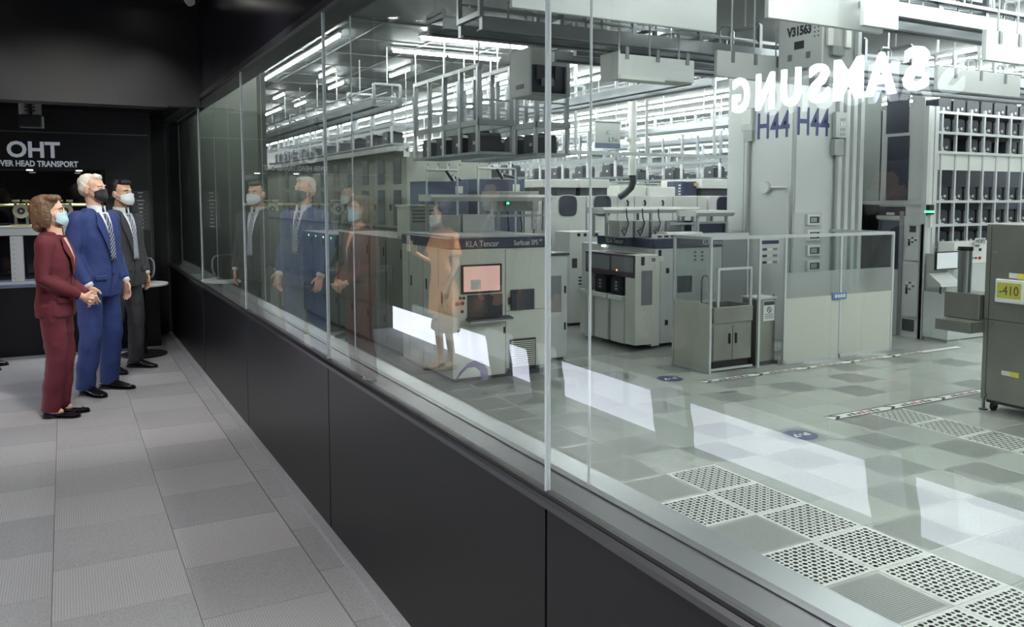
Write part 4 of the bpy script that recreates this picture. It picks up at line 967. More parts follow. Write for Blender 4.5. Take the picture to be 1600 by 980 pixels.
# ---------------- white machines with porthole windows
YP = 15.5
def porthole(label, pxa, pxb, win):
    xa = at(pxa, 330, 'Y', YP).x; xb = at(pxb, 330, 'Y', YP).x
    t = thing('porthole_machine', label, 'machine', ((xa+xb)/2, YP + .8, F), 'white machines with dark rounded windows')
    zt_ = at((pxa+pxb)/2, 306, 'Y', YP).z
    MB().box(xa+.01, xb-.01, YP, YP+1.9, h(.1), zt_).build('body', M_white, t, bevel=.01); MB().box(xa+.05, xb-.05, YP+.05, YP+1.8, F, h(.11)).build('plinth', M_dgrey, t)
    p = at(win, 322, 'Y', YP); w2, h2 = .23, .225
    poly = []
    for k in range(24):
        a = 2*math.pi*k/24; poly.append((p.x + w2*math.copysign(abs(math.cos(a))**.55, math.cos(a)), p.z + h2*math.copysign(abs(math.sin(a))**.55, math.sin(a))))
    MB().prism(poly, 'Y', YP-.012, YP+.004).build('window', M_dglass, t)
    MB().prism([(p.x + (q[0]-p.x)*1.1, p.z + (q[1]-p.z)*1.1) for q in poly], 'Y', YP-.006, YP+.004).build('window_rim', M_lgrey, t)
    for k in range(3):
        MB().cb((p.x-.15, YP-.004, h(.65)+k*.06), (.22, .008, .022)).build('slot', M_dgrey, t)
    MB().cb((p.x+.24, YP-.008, h(1.15)), (.03, .016, .14)).build('handle', M_dgrey, t)
    MB().cb((p.x-.25, YP-.004, h(1.05)), (.18, .008, .07)).build('label_plate', M_grey, t)
    MB().box(xa+.02, xb-.02, YP+.3, YP+1.9, zt_+.18, at((pxa+pxb)/2, 280, 'Y', YP).z).build('upper_box', M_white, t, bevel=.01)
    MB().box(xa+.05, xb-.05, YP+.35, YP+1.8, zt_, zt_+.18).build('gap_band', M_dgrey, t)
    return t
porthole('white machine with dark rounded window, left of its neighbours', 858, 916, 887)
porthole('white machine with dark rounded window, behind the tall joint line', 917, 965, 941)
porthole('white machine with dark rounded window, half hidden by the pillar', 1108, 1165, 1131)
t = thing('valve_cabinet', 'wide white cabinet with black hook marks between porthole machines', 'cabinet', (11.5, YP+.5, F))
xa, xb = at(966, 330, 'Y', YP).x, at(1105, 330, 'Y', YP).x; zt_ = at(1030, 306, 'Y', YP).z
MB().box(xa, xb, YP+.02, YP+1.8, h(.08), zt_).build('body', M_white, t, bevel=.008)
for px in (992, 1052, 1090):
    x = at(px, 330, 'Y', YP).x; MB().box(x-.006, x+.006, YP+.012, YP+.02, h(.1), zt_-.02).build('seam', M_mgrey, t)
for px in (981, 1008, 1036):
    p = at(px, 317, 'Y', YP); MB().bar(p+Vector((-.02, .005, .06)), p+Vector((.02, .005, .0)), .02, .035).build('hook', M_blk, t); MB().bar(p+Vector((.02, .005, .0)), p+Vector((.0, .005, -.07)), .02, .03).build('hook', M_blk, t)
    for q in range(4): MB().cb((p.x-.14+q*.05, YP+.016, p.z-.16), (.03, .008, .04)).build('print', M_mgrey, t)
r = RY(1015, 292, 1055, 306, YP+.3); MB().box(r[0], r[1], YP+.3, YP+1.2, r[2], r[3]).build('upper_box', M_white, t, bevel=.008)
r = RY(968, 290, 1010, 306, YP+.4); MB().box(r[0], r[1], YP+.4, YP+1.2, r[2], r[3]).build('upper_box', M_cream, t, bevel=.008)
t = thing('blue_pump', 'navy pump unit with orange label on the white cabinet', 'pump', (12.4, YP+.9, zt_))
r = RY(1066, 283, 1089, 306, YP+.4); MB().box(r[0], r[1], YP+.4, YP+1.0, zt_, r[3]).build('body', M_navy, t, bevel=.02)
r2 = RY(1089, 284, 1104, 295, YP+.4); MB().cyl((r[1], YP+.7, r2[2]+.06), (r2[1], YP+.7, r2[2]+.06), .09, 14).build('motor', M_navy, t)
MB().cb((r[1]-.06, YP+.393, r[3]-.08), (.08, .01, .07)).build('label_plate', mat('orange_label', (220, 170, 90), .5), t)
for q in range(4): MB().cyl((r[0]-.06, YP+.45, zt_+.04+q*.07), (r[0]-.06, YP+.40, zt_+.04+q*.07), .02, 8).build('valve', M_white, t)
# lower side unit with round ports in front of porthole machines
t = thing('gas_cabinet', 'white gas cabinet with a row of round black ports', 'cabinet', (10.0, 14.7, F))
r = RY(890, 362, 938, 400, 14.7); MB().box(r[0], r[1], 14.7, 15.3, h(.05), r[3]).build('body', M_white, t, bevel=.006)
MB().box(r[0]+.05, r[1]-.05, 14.75, 15.25, F, h(.06)).build('plinth', M_dgrey, t)
for px in (904, 914, 928, 932, 943):
    if px < 938: p = at(px, 367, 'Y', 14.7); MB().cyl(p, p+Vector((0,-.02,0)), .035, 12).build('port', M_blk, t)
for q in range(3): MB().cb((r[0]+.3, 14.695, h(1.0)-q*.07), (.16, .01, .03)).build('slot', M_dgrey, t)
MB().cb((r[0]+.12, 14.695, h(1.3)), (.12, .01, .2)).build('port_plate', M_dgrey, t)
# ---------------- second inspection tool with three load ports
t = thing('load_port_tool', 'cream inspection tool with navy band and white load ports, mid floor', 'machine', (9.6, 12.6, F))
XA, YA = 8.52, 11.65
MB().box(9.05, 11.0, 11.80, 14.2, h(.06), h(1.76)).build('body', M_lgrey, t, bevel=.008)
MB().box(9.1, 10.95, 11.9, 14.1, F, h(.07)).build('plinth', M_dgrey, t)
MB().box(9.02, 11.03, 11.77, 13.6, h(1.76), h(1.93)).build('name_band', M_navy, t, bevel=.01)
put_text('lettering', 'KLA Tencor', .1, (9.019, 13.0, h(1.845)), M_white, t, face='-X', width=.55, height=.09, extrude=.002)
put_text('lettering', 'KLA Tencor', .1, (10.35, 11.769, h(1.845)), M_white, t, width=.5, height=.09, extrude=.002)
MB().box(XA+.35, 9.05, YA, 13.25, h(.06), h(1.66)).build('front_module', M_cream, t, bevel=.006)
MB().box(XA, XA+.36, YA, YA+.30, h(.10), h(1.66)).build('end_wall', M_cream, t, bevel=.004)
MB().box(XA, XA+.36, 13.15, 13.25, h(.05), h(1.66)).build('end_wall', M_cream, t, bevel=.004)
MB().box(XA+.02, XA+.36, YA+.30, 13.15, h(1.62), h(1.66)).build('hood', M_dgrey, t)
M_plum = mat('plum_frame', (66, 52, 66), .45); M_smoke = mat('smoke_window', (126, 128, 132), .15)
fr = MB().box(XA-.01, XA+.02, YA+.02, 13.22, h(1.27), h(1.66)).build('window_frame', M_plum, t, bevel=.006)
for a, b_ in ((YA+.06, 12.36), (12.42, 13.17)): MB().box(XA-.016, XA-.008, a, b_, h(1.36), h(1.62)).build('window', M_smoke, fr)
p = at(965, 422, 'X', XA); MB().cyl((XA-.016, p.y, p.z), (XA-.022, p.y, p.z), .02, 8).build('lamp', mat('orange_lamp', (255, 150, 90), .4, emit=2.5), t)
MB().box(XA+.34, XA+.36, YA+.3, 13.15, h(.90), h(1.62)).build('recess_back', M_dgrey, t)
for k in range(3):
    y0 = YA + .34 + k*.51; y1 = y0 + .46
    MB().box(XA-.04, XA+.35, y0, y1, h(.84), h(.93)).build('load_port', M_white, t, bevel=.01)
    MB().box(XA+.02, XA+.35, y0+.02, y1-.02, h(.08), h(.84)).build('port_base', M_white, t, bevel=.006)
    if k < 2:
        f_ = thing('wafer_carrier', ['black wafer carrier on the nearest load port', 'black wafer carrier on the middle load port'][k], 'wafer carrier', (XA+.17, (y0+y1)/2, h(.93)), 'black wafer carriers')
        MB().prism([(y0+.05, h(.945)), (y1-.05, h(.945)), (y1-.04, h(1.20)), (y1-.09, h(1.25)), (y0+.09, h(1.25)), (y0+.04, h(1.20))], 'X', XA+.0, XA+.32).build('shell', M_blk, f_, bevel=.006)
        MB().box(XA-.005, XA, y0+.14, y1-.14, h(1.0), h(1.18)).build('door_strip', M_dgrey, f_)
        for q in range(3): MB().box(XA-.009, XA-.005, (y0+y1)/2-.02, (y0+y1)/2+.02, h(1.02)+q*.06, h(1.05)+q*.06).build('label_plate', M_lgrey, f_)
        MB().box(XA+.12, XA+.22, y0+.16, y1-.16, h(1.25), h(1.29)).build('top_flange', M_dgrey, f_)
        MB().box(XA+.0, XA+.32, y0+.06, y1-.06, h(.93), h(.945)).build('foot', M_dgrey, f_)
r = RY(1002, 423, 1019, 477, YA); plateY('window', r, YA, .004, M_mgrey, t)
for a in ((1000, 400, 1013, 417), (1016, 401, 1026, 411), (1029, 401, 1037, 408)): plateY('label_plate', RY(*a, YA), YA, .003, M_white, t)
plateY('label_print', RY(1001.5, 401.5, 1007, 415, YA), YA-.003, .002, M_dgrey, t); plateY('label_print', RY(1018, 403, 1024, 409, YA), YA-.003, .002, M_mgrey, t)
for a in ((1041, 419, 1045, 427), (1039, 500, 1043, 508), (1029, 391, 1033, 400)): plateY('latch', RY(*a, YA), YA, .012, M_blk, t)
MB().box(XA+.53-.004, XA+.53+.004, YA-.003, YA, h(.1), h(1.6)).build('seam', M_mgrey, t)
for (px, py) in ((943, 384), (1147, 386)):
    p = at(px, py, 'Y', 11.79) if px > 1000 else at(px, py, 'X', 9.01); MB().cb(p, (.06, .06, .035)).build('lamp', M_lamp, t)
r = RY(1128, 398, 1148, 426, 11.8); plateY('window', r, 11.8, .004, M_dglass, t)
r = RY(1058, 431, 1081, 457, 11.8); plateY('window', r, 11.8, .004, M_dglass, t)
for q in range(6): 
    p = at(1086+(q%2)*11, 394+(q//2)*6, 'Y', 11.8); MB().cb((p.x, 11.796, p.z), (.05, .01, .03)).build('sticker', M_dgrey, t)
MB().box(9.08, 10.0, 11.85, 11.95, h(1.93), h(2.0)).build('perforated_rail', M_white, t)
for q in range(6): MB().cb((9.18+q*.15, 11.845, h(1.965)), (.09, .012, .035)).build('slot', M_dgrey, t)
# grey gas boxes with cables, racks above
for k in range(3):
    px = 968 + k*25; t = thing('gas_box', ['grey gas box with hanging black cable, leftmost of three on the tool', 'grey gas box with hanging black cable, middle of three on the tool', 'grey gas box with hanging black cable, rightmost of three on the tool'][k], 'box', (at(px+11, 360, 'Y', 12.4).x, 12.5, h(1.93)), 'grey gas boxes')
    r = RY(px, 345, px+21, 370, 12.4); MB().box(r[0], r[1], 12.4, 12.75, h(1.93), r[3]).build('body', M_grey, t, bevel=.005)
    MB().box(r[1], r[1]+.03, 12.42, 12.7, h(1.93), r[3]-.01).build('side_strip', M_dgrey, t)
    MB().tube([(r[0]+.12, 12.36, r[3]+.22), (r[0]+.13, 12.36, r[3]+.08), (r[0]+.18, 12.37, r[3]-.05), (r[0]+.12, 12.36, r[2]+.10), (r[0]+.08, 12.36, r[2]+.02), (r[0]+.02, 12.36, r[2]+.12), (r[0]+.10, 12.36, r[2]+.14)], .012, 6).build('cable', M_blk, t)
    MB().cb((r[0]+.1, 12.395, r[3]-.12), (.09, .01, .02)).build('label_plate', M_mgrey, t)
bench_rack('long white bench rack over the grey gas boxes', 942, 1093, 324, 370, 12.8, .55, 3, zmin=h(1.93))
bench_rack('white bench rack right of the long one, near the pillar', 1086, 1146, 329, 372, 12.2, .55, 2, zmin=h(1.93))
bench_rack('short white bench rack low in front of the gas boxes', 1042, 1097, 363, 372, 11.98, .3, 2, zmin=h(1.93))
t = thing('control_screen', 'wide navy control screen under the right bench rack', 'screen', (11.0, 12.4, h(1.9)))
r = RY(1086, 346, 1138, 366, 12.3); MB().box(r[0], r[1], 12.3, 12.4, r[2], r[3]).build('housing', M_lgrey, t); plateY('screen', (r[0]+.04, r[1]-.04, r[2]+.03, r[3]-.03), 12.3, .004, M_navy, t)
for xx in (r[0]+.1, r[1]-.1): MB().cb((xx, 12.35, (h(1.7)+r[2])/2), (.05, .05, r[2]-h(1.7))).build('leg', M_lgrey, t)
t = thing('louvre_box', 'pale grey louvred box beside the navy control screen', 'box', (10.6, 12.6, h(1.9)))
r = RY(1043, 345, 1066, 368, 12.75); MB().box(r[0], r[1], 12.75, 13.0, h(1.93), r[3]).build('body', M_lgrey, t)
for q in range(5): MB().cb(((r[0]+r[1])/2, 12.745, r[2]+.04+q*.05), (r[1]-r[0]-.04, .012, .012)).build('louvre', M_mgrey, t)
r = RY(1066, 345, 1083, 364, 12.75); MB().box(r[0], r[1], 12.75, 12.95, h(1.93), r[3]).build('side_screen', M_navy, t)
# ---------------- clear-walled enclosure with sink
t = thing('clear_enclosure', 'clear-topped partition enclosure with aluminium posts and grey lower panels', 'partition', (10.4, 9.6, F))
def post(x, y, z0=0, z1=2.06): MB().cb((x, y, F+(z0+z1)/2), (.04, .04, z1-z0)).build('post', M_alu_s, t)
M_alu_s = mat('satin_aluminium', (205, 208, 210), .4, .3)
M_lp = mat('grey_lower_panel', (196, 198, 188), .4)
XL, XM, XR_, YF, YB = 8.40, 9.93, 12.48, 9.60, 10.45
for x, y in ((XL, YF), (XL, YB), (XM, YF), (11.19, YF), (XR_, YF), (XR_, 11.0), (XM, YB), (9.38, YF)): post(x, y)
def panelX(x, y0, y1, zs=1.05):
    MB().box(x-.015, x+.015, y0+.025, y1-.025, h(.05), h(zs)).build('lower_panel', M_lp, t); pane('clear_panel', t, x-.005, x+.005, y0+.025, y1-.025, h(zs), h(2.02), M_acr, '-X')
    MB().box(x-.025, x+.025, y0, y1, h(2.02), h(2.07)).build('rail', M_alu_s, t); MB().box(x-.02, x+.02, y0, y1, h(.0), h(.05)).build('rail', M_alu_s, t)
def panelY(y, x0, x1, zs=1.05):
    MB().box(x0+.025, x1-.025, y-.015, y+.015, h(.05), h(zs)).build('lower_panel', M_lp, t); pane('clear_panel', t, x0+.025, x1-.025, y-.005, y+.005, h(zs), h(2.02), M_acr, '-Y')
    MB().box(x0, x1, y-.025, y+.025, h(2.02), h(2.07)).build('rail', M_alu_s, t); MB().box(x0, x1, y-.02, y+.02, h(.0), h(.05)).build('rail', M_alu_s, t)
panelX(XL, YF, YB); panelY(YF, XM, 11.19); panelY(YF, 11.19, XR_); panelX(XR_, YF, 11.0)
M_frost = mat('frosted_acrylic', (176, 180, 178), .5); _nt = M_frost.node_tree; _tr = _nt.nodes.new('ShaderNodeBsdfTransparent'); _mx = _nt.nodes.new('ShaderNodeMixShader'); _mx.inputs[0].default_value = .45
_nt.links.new(_nt.nodes['Principled BSDF'].outputs[0], _mx.inputs[1]); _nt.links.new(_tr.outputs[0], _mx.inputs[2]); _nt.links.new(_mx.outputs[0], _nt.nodes['Material Output'].inputs[0])
for x0, x1 in ((XM, 11.19), (11.19, XR_)): pane('frosted_band', t, x0+.03, x1-.03, YF-.012, YF-.008, h(1.05), h(1.46), M_frost, '-Y')
MB().box(XL, XM, YF-.025, YF+.025, h(2.02), h(2.07)).build('rail', M_alu_s, t)
MB().box(XL, XM, YB-.025, YB+.025, h(2.02), h(2.07)).build('rail', M_alu_s, t)
MB().box(9.38, XM, YB-.01, YB+.01, F, h(2.0)).build('back_panel', M_mgrey, t)
pane('clear_panel', t, XL+.03, 9.36, YB-.005, YB+.005, h(1.0), h(2.02), M_acr, '-Y')
t = thing('small_sign', 'small blue sign plate on the clear enclosure', 'sign', (11.1, 9.57, h(1.1)))
r = RY(1300, 457, 1322, 468, YF-.02); plateY('plate', r, YF-.02, .01, mat('blue_sign', (92, 118, 168), .5), t)
for q in range(4): MB().cb((r[0]+.08+q*.065, YF-.032, (r[2]+r[3])/2), (.05, .004, .055)).build('print', M_white, t)
t = thing('notice_board', 'grey notice board with dark heading behind the clear enclosure', 'notice', (9.7, 10.43, h(1.9)))
r = RY(1188, 373, 1218, 412, YB-.02); plateY('board', r, YB-.012, .006, M_lgrey, t); plateY('heading', (r[0]+.02, r[1]-.02, r[3]-.09, r[3]-.03), YB-.018, .003, M_navy, t)
for q in range(9):
    xx = r[0]+.1+(q%3)*(r[1]-r[0]-.2)/2; plateY('print', (xx-.05, xx+.05, r[3]-.2-(q//3)*.11, r[3]-.16-(q//3)*.11), YB-.018, .002, [M_dgrey, M_white, M_mgrey][q % 3], t)
t = thing('sink_cabinet', 'stainless steel sink cabinet with tap and clear splash guard', 'sink', (8.9, 9.85, F))
SX0, SX1, SY0, SY1 = 8.50, 9.30, 9.66, 10.2
MB().box(SX0, SX1, SY0, SY1, h(.16), h(.80)).build('body', M_steel, t, bevel=.006); MB().box(SX0+.04, SX1-.04, SY0+.03, SY1, F, h(.17)).build('plinth', M_blk, t)
for a, b_ in ((SX0+.02, (SX0+SX1)/2-.005), ((SX0+SX1)/2+.005, SX1-.02)):
    d = MB().box(a, b_, SY0-.012, SY0, h(.18), h(.70)).build('door', M_steel, t, bevel=.004)
    xx = b_-.06 if a < 8.8 else a+.06; MB().box(xx-.012, xx+.012, SY0-.03, SY0-.012, h(.42), h(.58)).build('handle', M_blk, d)
MB().box(SX0, SX1, SY0-.03, SY0+.02, h(.74), h(.99)).build('apron', M_steel, t, bevel=.012)
for a in ((SX0, SX1, SY1-.05, SY1), (SX0, SX0+.05, SY0+.02, SY1), (SX1-.05, SX1, SY0+.02, SY1)): MB().box(*a, h(.80), h(1.0)).build('basin_wall', M_steel, t)
MB().box(SX0+.05, SX1-.05, SY0+.02, SY1-.05, h(.80), h(.82)).build('basin', M_dgrey, t)
MB().tube([(8.72, SY1-.03, h(1.0)), (8.72, SY1-.03, h(1.34)), (8.72, SY1-.06, h(1.42)), (8.72, SY1-.14, h(1.44)), (8.72, SY1-.20, h(1.38)), (8.72, SY1-.21, h(1.32))], .014, 8).build('tap', M_alu, t, smooth=True)
for x in (SX0+.12, SX1-.02): MB().cb((x, SY0+.02, h(1.28)), (.035, .035, .60)).build('guard_post', M_alu_s, t)
MB().box(SX0+.12, SX1-.02, SY0+.005, SY0+.035, h(1.55), h(1.585)).build('guard_rail', M_alu_s, t)
pane('splash_guard', t, SX0+.14, SX1-.04, SY0+.015, SY0+.025, h(1.0), h(1.55), M_acr, '-Y')
MB().box(SX0-.02, SX1+.02, SY0-.02, SY0+.02, h(.02), h(.05)).build('kick_rail', M_alu_s, t)
t = thing('waste_bin', 'tall stainless waste bin with white prohibition notice', 'bin', (9.66, 9.85, F))
MB().box(9.46, 9.86, 9.72, 10.05, h(.05), h(1.05)).build('body', M_steel, t, bevel=.008); MB().box(9.44, 9.88, 9.70, 10.07, h(1.05), h(1.08)).build('lid', M_lgrey, t); MB().box(9.44, 9.90, 9.69, 10.08, F, h(.05)).build('base', M_dgrey, t)
plateY('notice', (9.60, 9.84, h(.70), h(1.02)), 9.72, .004, M_white, t); plateY('heading', (9.61, 9.83, h(.95), h(1.01)), 9.716, .003, M_navy, t)
rg = [[Vector((9.72 + q*math.cos(a*math.pi/12), yy, h(.875) + q*math.sin(a*math.pi/12))) for a in range(24)] for q, yy in ((.035, 9.716), (.035, 9.713), (.048, 9.713), (.048, 9.716))]
MB().rings(rg, cap=False).build('prohibition_ring', M_dgrey, t); MB().bar((9.695, 9.714, h(.90)), (9.745, 9.714, h(.85)), .003, .012).build('prohibition_bar', M_dgrey, t)
for q in range(3): plateY('print', (9.63, 9.81, h(.80)-q*.03, h(.812)-q*.03), 9.716, .002, M_mgrey, t)
MB().cyl((9.84, 9.75, h(1.08)), (9.84, 9.75, h(1.12)), .018, 8).build('knob', M_alu, t)
# ---------------- big pillar H44
t = thing('pillar', 'massive white structural pillar marked H44 on two faces', 'pillar', (12.4, 11.9, F))
PX0, PX1, PY0, PY1 = 11.54, 13.28, 11.0, 12.75
M_pil = mat('pillar_paint', (212, 216, 216), 0.45, noise=0.02, nscale=2)
MB().box(PX0, PX1, PY0, PY1, F, CEIL).build('core', M_pil, t, bevel=.01)
MB().box(PX0-.03, PX0, PY0+.03, PY1-.55, F, CEIL).build('cladding', M_pil, t); MB().box(PX0+.02, PX0+.98, PY0-.03, PY0, F, CEIL).build('cladding', M_pil, t)
for yy in (PY0+.02, PY1-.5): MB().box(PX0-.036, PX0-.03, yy-.006, yy+.006, F, CEIL).build('seam', M_grey, t)
r = RX(1184, 174, 1234, 216, PX0-.03); put_text('lettering', 'H44', .5, (PX0-.031, (r[0]+r[1])/2, (r[2]+r[3])/2), M_ink, t, face='-X', width=r[1]-r[0], height=r[3]-r[2], extrude=.002, bold=.007)
r = RY(1246, 168, 1296, 212, PY0-.03); put_text('lettering', 'H44', .5, ((r[0]+r[1])/2, PY0-.031, (r[2]+r[3])/2), M_ink, t, width=r[1]-r[0], height=r[3]-r[2], extrude=.002, bold=.007)
for k in range(4):
    x = PX0 + 1.04 + k*.17; MB().box(x, x+.10, PY0-.09-.02*k, PY0, F, CEIL).build('rib', M_pil, t)
r = RX(1163, 170, 1180, 205, PX0-.03); b_ = plateX('junction_box', r, PX0-.03, .08, M_lgrey, t, bevel=.008); plateX('junction_cover', (r[0]+.02, r[1]-.02, r[3]-.3, r[3]-.02), PX0-.11, .01, M_white, b_)
r2 = RX(1166, 200, 1179, 221, PX0-.03); plateX('conduit_box', r2, PX0-.03, .07, M_grey, t)
MB().cyl((PX0-.07, (r2[0]+r2[1])/2, r2[2]), (PX0-.07, (r2[0]+r2[1])/2, F), .03, 8).build('conduit', M_grey, t)
r = RY(1299, 176, 1317, 216, PY0-.03); b_ = plateY('junction_box', (r[0], r[1], r[2], r[3]), PY0-.06, .08, M_lgrey, t, bevel=.008)
for q in range(8): plateY('breaker', (r[0]+.12+(q % 2)*.07, r[0]+.17+(q % 2)*.07, r[3]-.16-(q//2)*.09, r[3]-.11-(q//2)*.09), PY0-.14, .008, M_white if q in (2, 3) else M_grey, b_)
r2 = RY(1297, 218, 1311, 243, PY0-.03); plateY('conduit_box', r2, PY0-.05, .09, M_grey, t)
MB().cyl(((r2[0]+r2[1])/2, PY0-.09, r2[2]), ((r2[0]+r2[1])/2, PY0-.09, F), .03, 8).build('conduit', M_grey, t)
t = thing('wall_disc', 'white round wall device with pipe on the pillar', 'wall device', (PX0-.1, 11.5, at(1198, 293, 'X', PX0).z))
p = at(1198, 293, 'X', PX0-.03); MB().cyl((PX0-.03, p.y, p.z), (PX0-.11, p.y, p.z), .12, 24).build('disc', M_white, t, bevel=.01)
q_ = at(1232, 293, 'X', PX0-.03); MB().tube([(PX0-.055, p.y, p.z), (PX0-.055, q_.y, p.z), (PX0-.055, q_.y-.02, p.z-.05), (PX0-.055, q_.y-.02, F)], .02, 8).build('pipe', M_white, t)
t = thing('breaker_panel', 'grey breaker panel with four stacked switch boxes on the pillar', 'panel', (12.1, PY0-.1, F))
r = RY(1240, 332, 1283, 470, PY0-.09); plateY('backboard', (r[0], r[1], F, r[3]), PY0-.03, .05, M_lgrey, t)
for k in range(4):
    r = RY(1260, 335+k*24, 1280, 352+k*24, PY0-.1); b_ = plateY('switch_box', r, PY0-.08, .05, M_white, t, bevel=.006)
    plateY('switch_window', (r[0]+.06, r[1]-.03, r[2]+.04, r[3]-.04), PY0-.13, .006, M_dgrey, b_)
    for q in range(3): plateY('switch', (r[0]+.09+q*.05, r[0]+.11+q*.05, r[2]+.06, r[3]-.06), PY0-.136, .006, M_white, b_)
# ---------------- stocker with carriers (right)
t = thing('carrier_stocker', 'tall white-framed stocker with glazed carrier compartments at right', 'stocker', (15.5, 10.4, F))
TX, TY = 14.0, 10.10
MB().box(TX, 19.5, 11.1, 13.5, F, 3.3).build('back_body', M_navy, t)
def fbar(x0, x1, y0, y1, z0, z1, m_=None): MB().box(x0, x1, y0, y1, z0, z1).build('frame_bar', m_ or M_alu_s, t)
ztop = 3.3
fbar(TX-.04, TX+.04, TY-.04, TY+.06, F, ztop); fbar(TX+.16, TX+.26, TY-.04, TY+.06, F, ztop)
MB().box(TX+.04, TX+.16, TY-.02, TY, F, ztop).build('corner_panel', M_white, t)
pitch = .43; ncol = 8
xs_ = [TX+.42+k*pitch for k in range(ncol+1)]
zrow = [at(1520, y, 'Y', TY).z for y in (348, 316, 268)] ; 
rows_ = [(at(1520,382,'Y',TY).z, at(1520,351,'Y',TY).z), (at(1520,349,'Y',TY).z, at(1520,318,'Y',TY).z), (at(1520,313,'Y',TY).z, at(1520,270,'Y',TY).z), (at(1520,238,'Y',TY).z, at(1520,212,'Y',TY).z), (at(1520,208,'Y',TY).z, at(1520,181,'Y',TY).z), (at(1520,177,'Y',TY).z, at(1520,148,'Y',TY).z)]
for x in xs_: fbar(x-.022, x+.022, TY, TY+.05, F, ztop)
for a, b_ in rows_:
    fbar(TX+.26, xs_[-1], TY-.01, TY+.06, a-.05, a); MB().box(TX+.3, xs_[-1], TY+.06, 11.1, a-.04, a-.02).build('shelf', M_mgrey, t)
fbar(TX+.26, xs_[-1], TY-.01, TY+.06, rows_[-1][1], rows_[-1][1]+.08)
MB().box(TX+.26, xs_[-1], TY+.02, TY+.03, rows_[2][1]+.04, rows_[3][0]-.05).build('mid_panel', M_white, t)
MB().box(TX+.26, xs_[-1], TY+.02, TY+.03, F, rows_[0][0]-.05).build('base_panel', M_lgrey, t)
fmesh = None; nf = 0
for ri, (a, b_) in enumerate(rows_):
    for k in range(ncol):
        if ri == 3 and k % 3 == 1: continue
        xa = xs_[k]+.03; xb = xs_[k+1]-.03; hh = min(b_-a-.06, .34)
        f_ = thing('wafer_carrier', f'dark wafer carrier in the stocker, {ORD[ri]} row from below, {ORD[k]} from the corner', 'wafer carrier', ((xa+xb)/2, TY+.25, a-.02), 'dark wafer carriers in the stocker')
        if fmesh is None:
            c0_ = ((xa+xb)/2, TY+.25); z0 = a-.02; w2 = (xb-xa)/2
            MB().prism([(c0_[0]-w2, z0), (c0_[0]+w2, z0), (c0_[0]+w2, z0+.24), (c0_[0]+w2-.04, z0+.28), (c0_[0]-w2+.04, z0+.28), (c0_[0]-w2, z0+.24)], 'Y', TY+.12, TY+.42).build('shell', mat('carrier_navy', (40, 44, 56), .4), f_)
            MB().cb((c0_[0]-.05, TY+.11, z0+.07), (.07, .02, .07)).build('latch', M_lgrey, f_); MB().cb((c0_[0]+.07, TY+.11, z0+.10), (.06, .02, .05)).build('latch', M_lgrey, f_)
            MB().cb((c0_[0], TY+.11, z0+.03), (.12, .02, .02)).build('label_plate', M_white, f_)
            fmesh = f_
        else:
            for c in kids(fmesh): d = c.copy(); COL.objects.link(d); d.parent = f_
        nf += 1
# side face of the stocker (towards the window)
def RXT(*a): return RX(*a, TX)
MB().box(TX, TX+.05, TY, 13.5, F, ztop).build('side_frame', M_lgrey, t)
plateX('dark_glass', RXT(1386, 140, 1421, 208), TX, .01, M_dglass, t); plateX('dark_glass', RXT(1386, 213, 1420, 313), TX, .01, M_dglass, t); plateX('dark_glass', RXT(1374, 323, 1415, 337), TX, .01, M_dglass, t); plateX('dark_glass', RXT(1372, 345, 1410, 420), TX, .01, M_dglass, t)
plateX('side_panel', RXT(1348, 140, 1376, 313), TX, .008, M_grey, t); plateX('side_panel', RXT(1424, 140, 1444, 313), TX, .012, M_lgrey, t)
plateX('cross_rail', RXT(1345, 314, 1446, 320), TX, .03, M_alu_s, t); plateX('cross_rail', RXT(1371, 337, 1412, 343), TX, .03, M_alu_s, t)
for a, lab in (((1415, 352, 1437, 407), 0), ((1411, 411, 1435, 495), 1)):
    r = RXT(*a); d = plateX('access_door', r, TX, .03, M_lgrey, t, bevel=.006)
    plateX('latch', (r[1]-.12, r[1]-.08, r[2]+(r[3]-r[2])*.42, r[2]+(r[3]-r[2])*.55), TX-.03, .012, M_blk, d)
    for q in range(8): plateX('sticker', (r[1]-.12-.07*(q % 3), r[1]-.07-.07*(q % 3), r[2]+(r[3]-r[2])*(.62 - .06*(q//3)), r[2]+(r[3]-r[2])*(.62-.06*(q//3))+.03), TX-.03, .002, M_dgrey if q % 2 else M_white, d)
plateX('display', RXT(1423, 353, 1433, 363), TX-.03, .004, M_dgrey, t)
plateX('gauge_window', RXT(1410, 499, 1428, 517), TX, .02, M_dgrey, t)
for a in ((1405, 330, 1410, 525), (1438, 350, 1443, 530)): plateX('side_post', RXT(*a), TX, .04, M_mgrey, t)
plateX('small_sign', RXT(1386, 332, 1398, 336), TX-.012, .01, M_white, t)
# signal tower
t = thing('signal_tower', 'slim signal tower with green light on the stocker corner', 'signal lamp', (TX-.05, TY-.05, 1.2))
p = at(1453, 330, 'Y', TY-.08); MB().box(p.x-.06, p.x+.06, TY-.12, TY-.04, p.z-.06, at(1453, 320, 'Y', TY-.08).z).build('head', M_blk, t)
MB().box(p.x-.10, p.x+.05, TY-.13, TY-.04, p.z-.03, p.z+.01).build('green_light', M_green, t)
MB().box(p.x+.0, p.x+.06, TY-.10, TY-.04, p.z-.30, p.z-.06).build('stem', M_white, t)
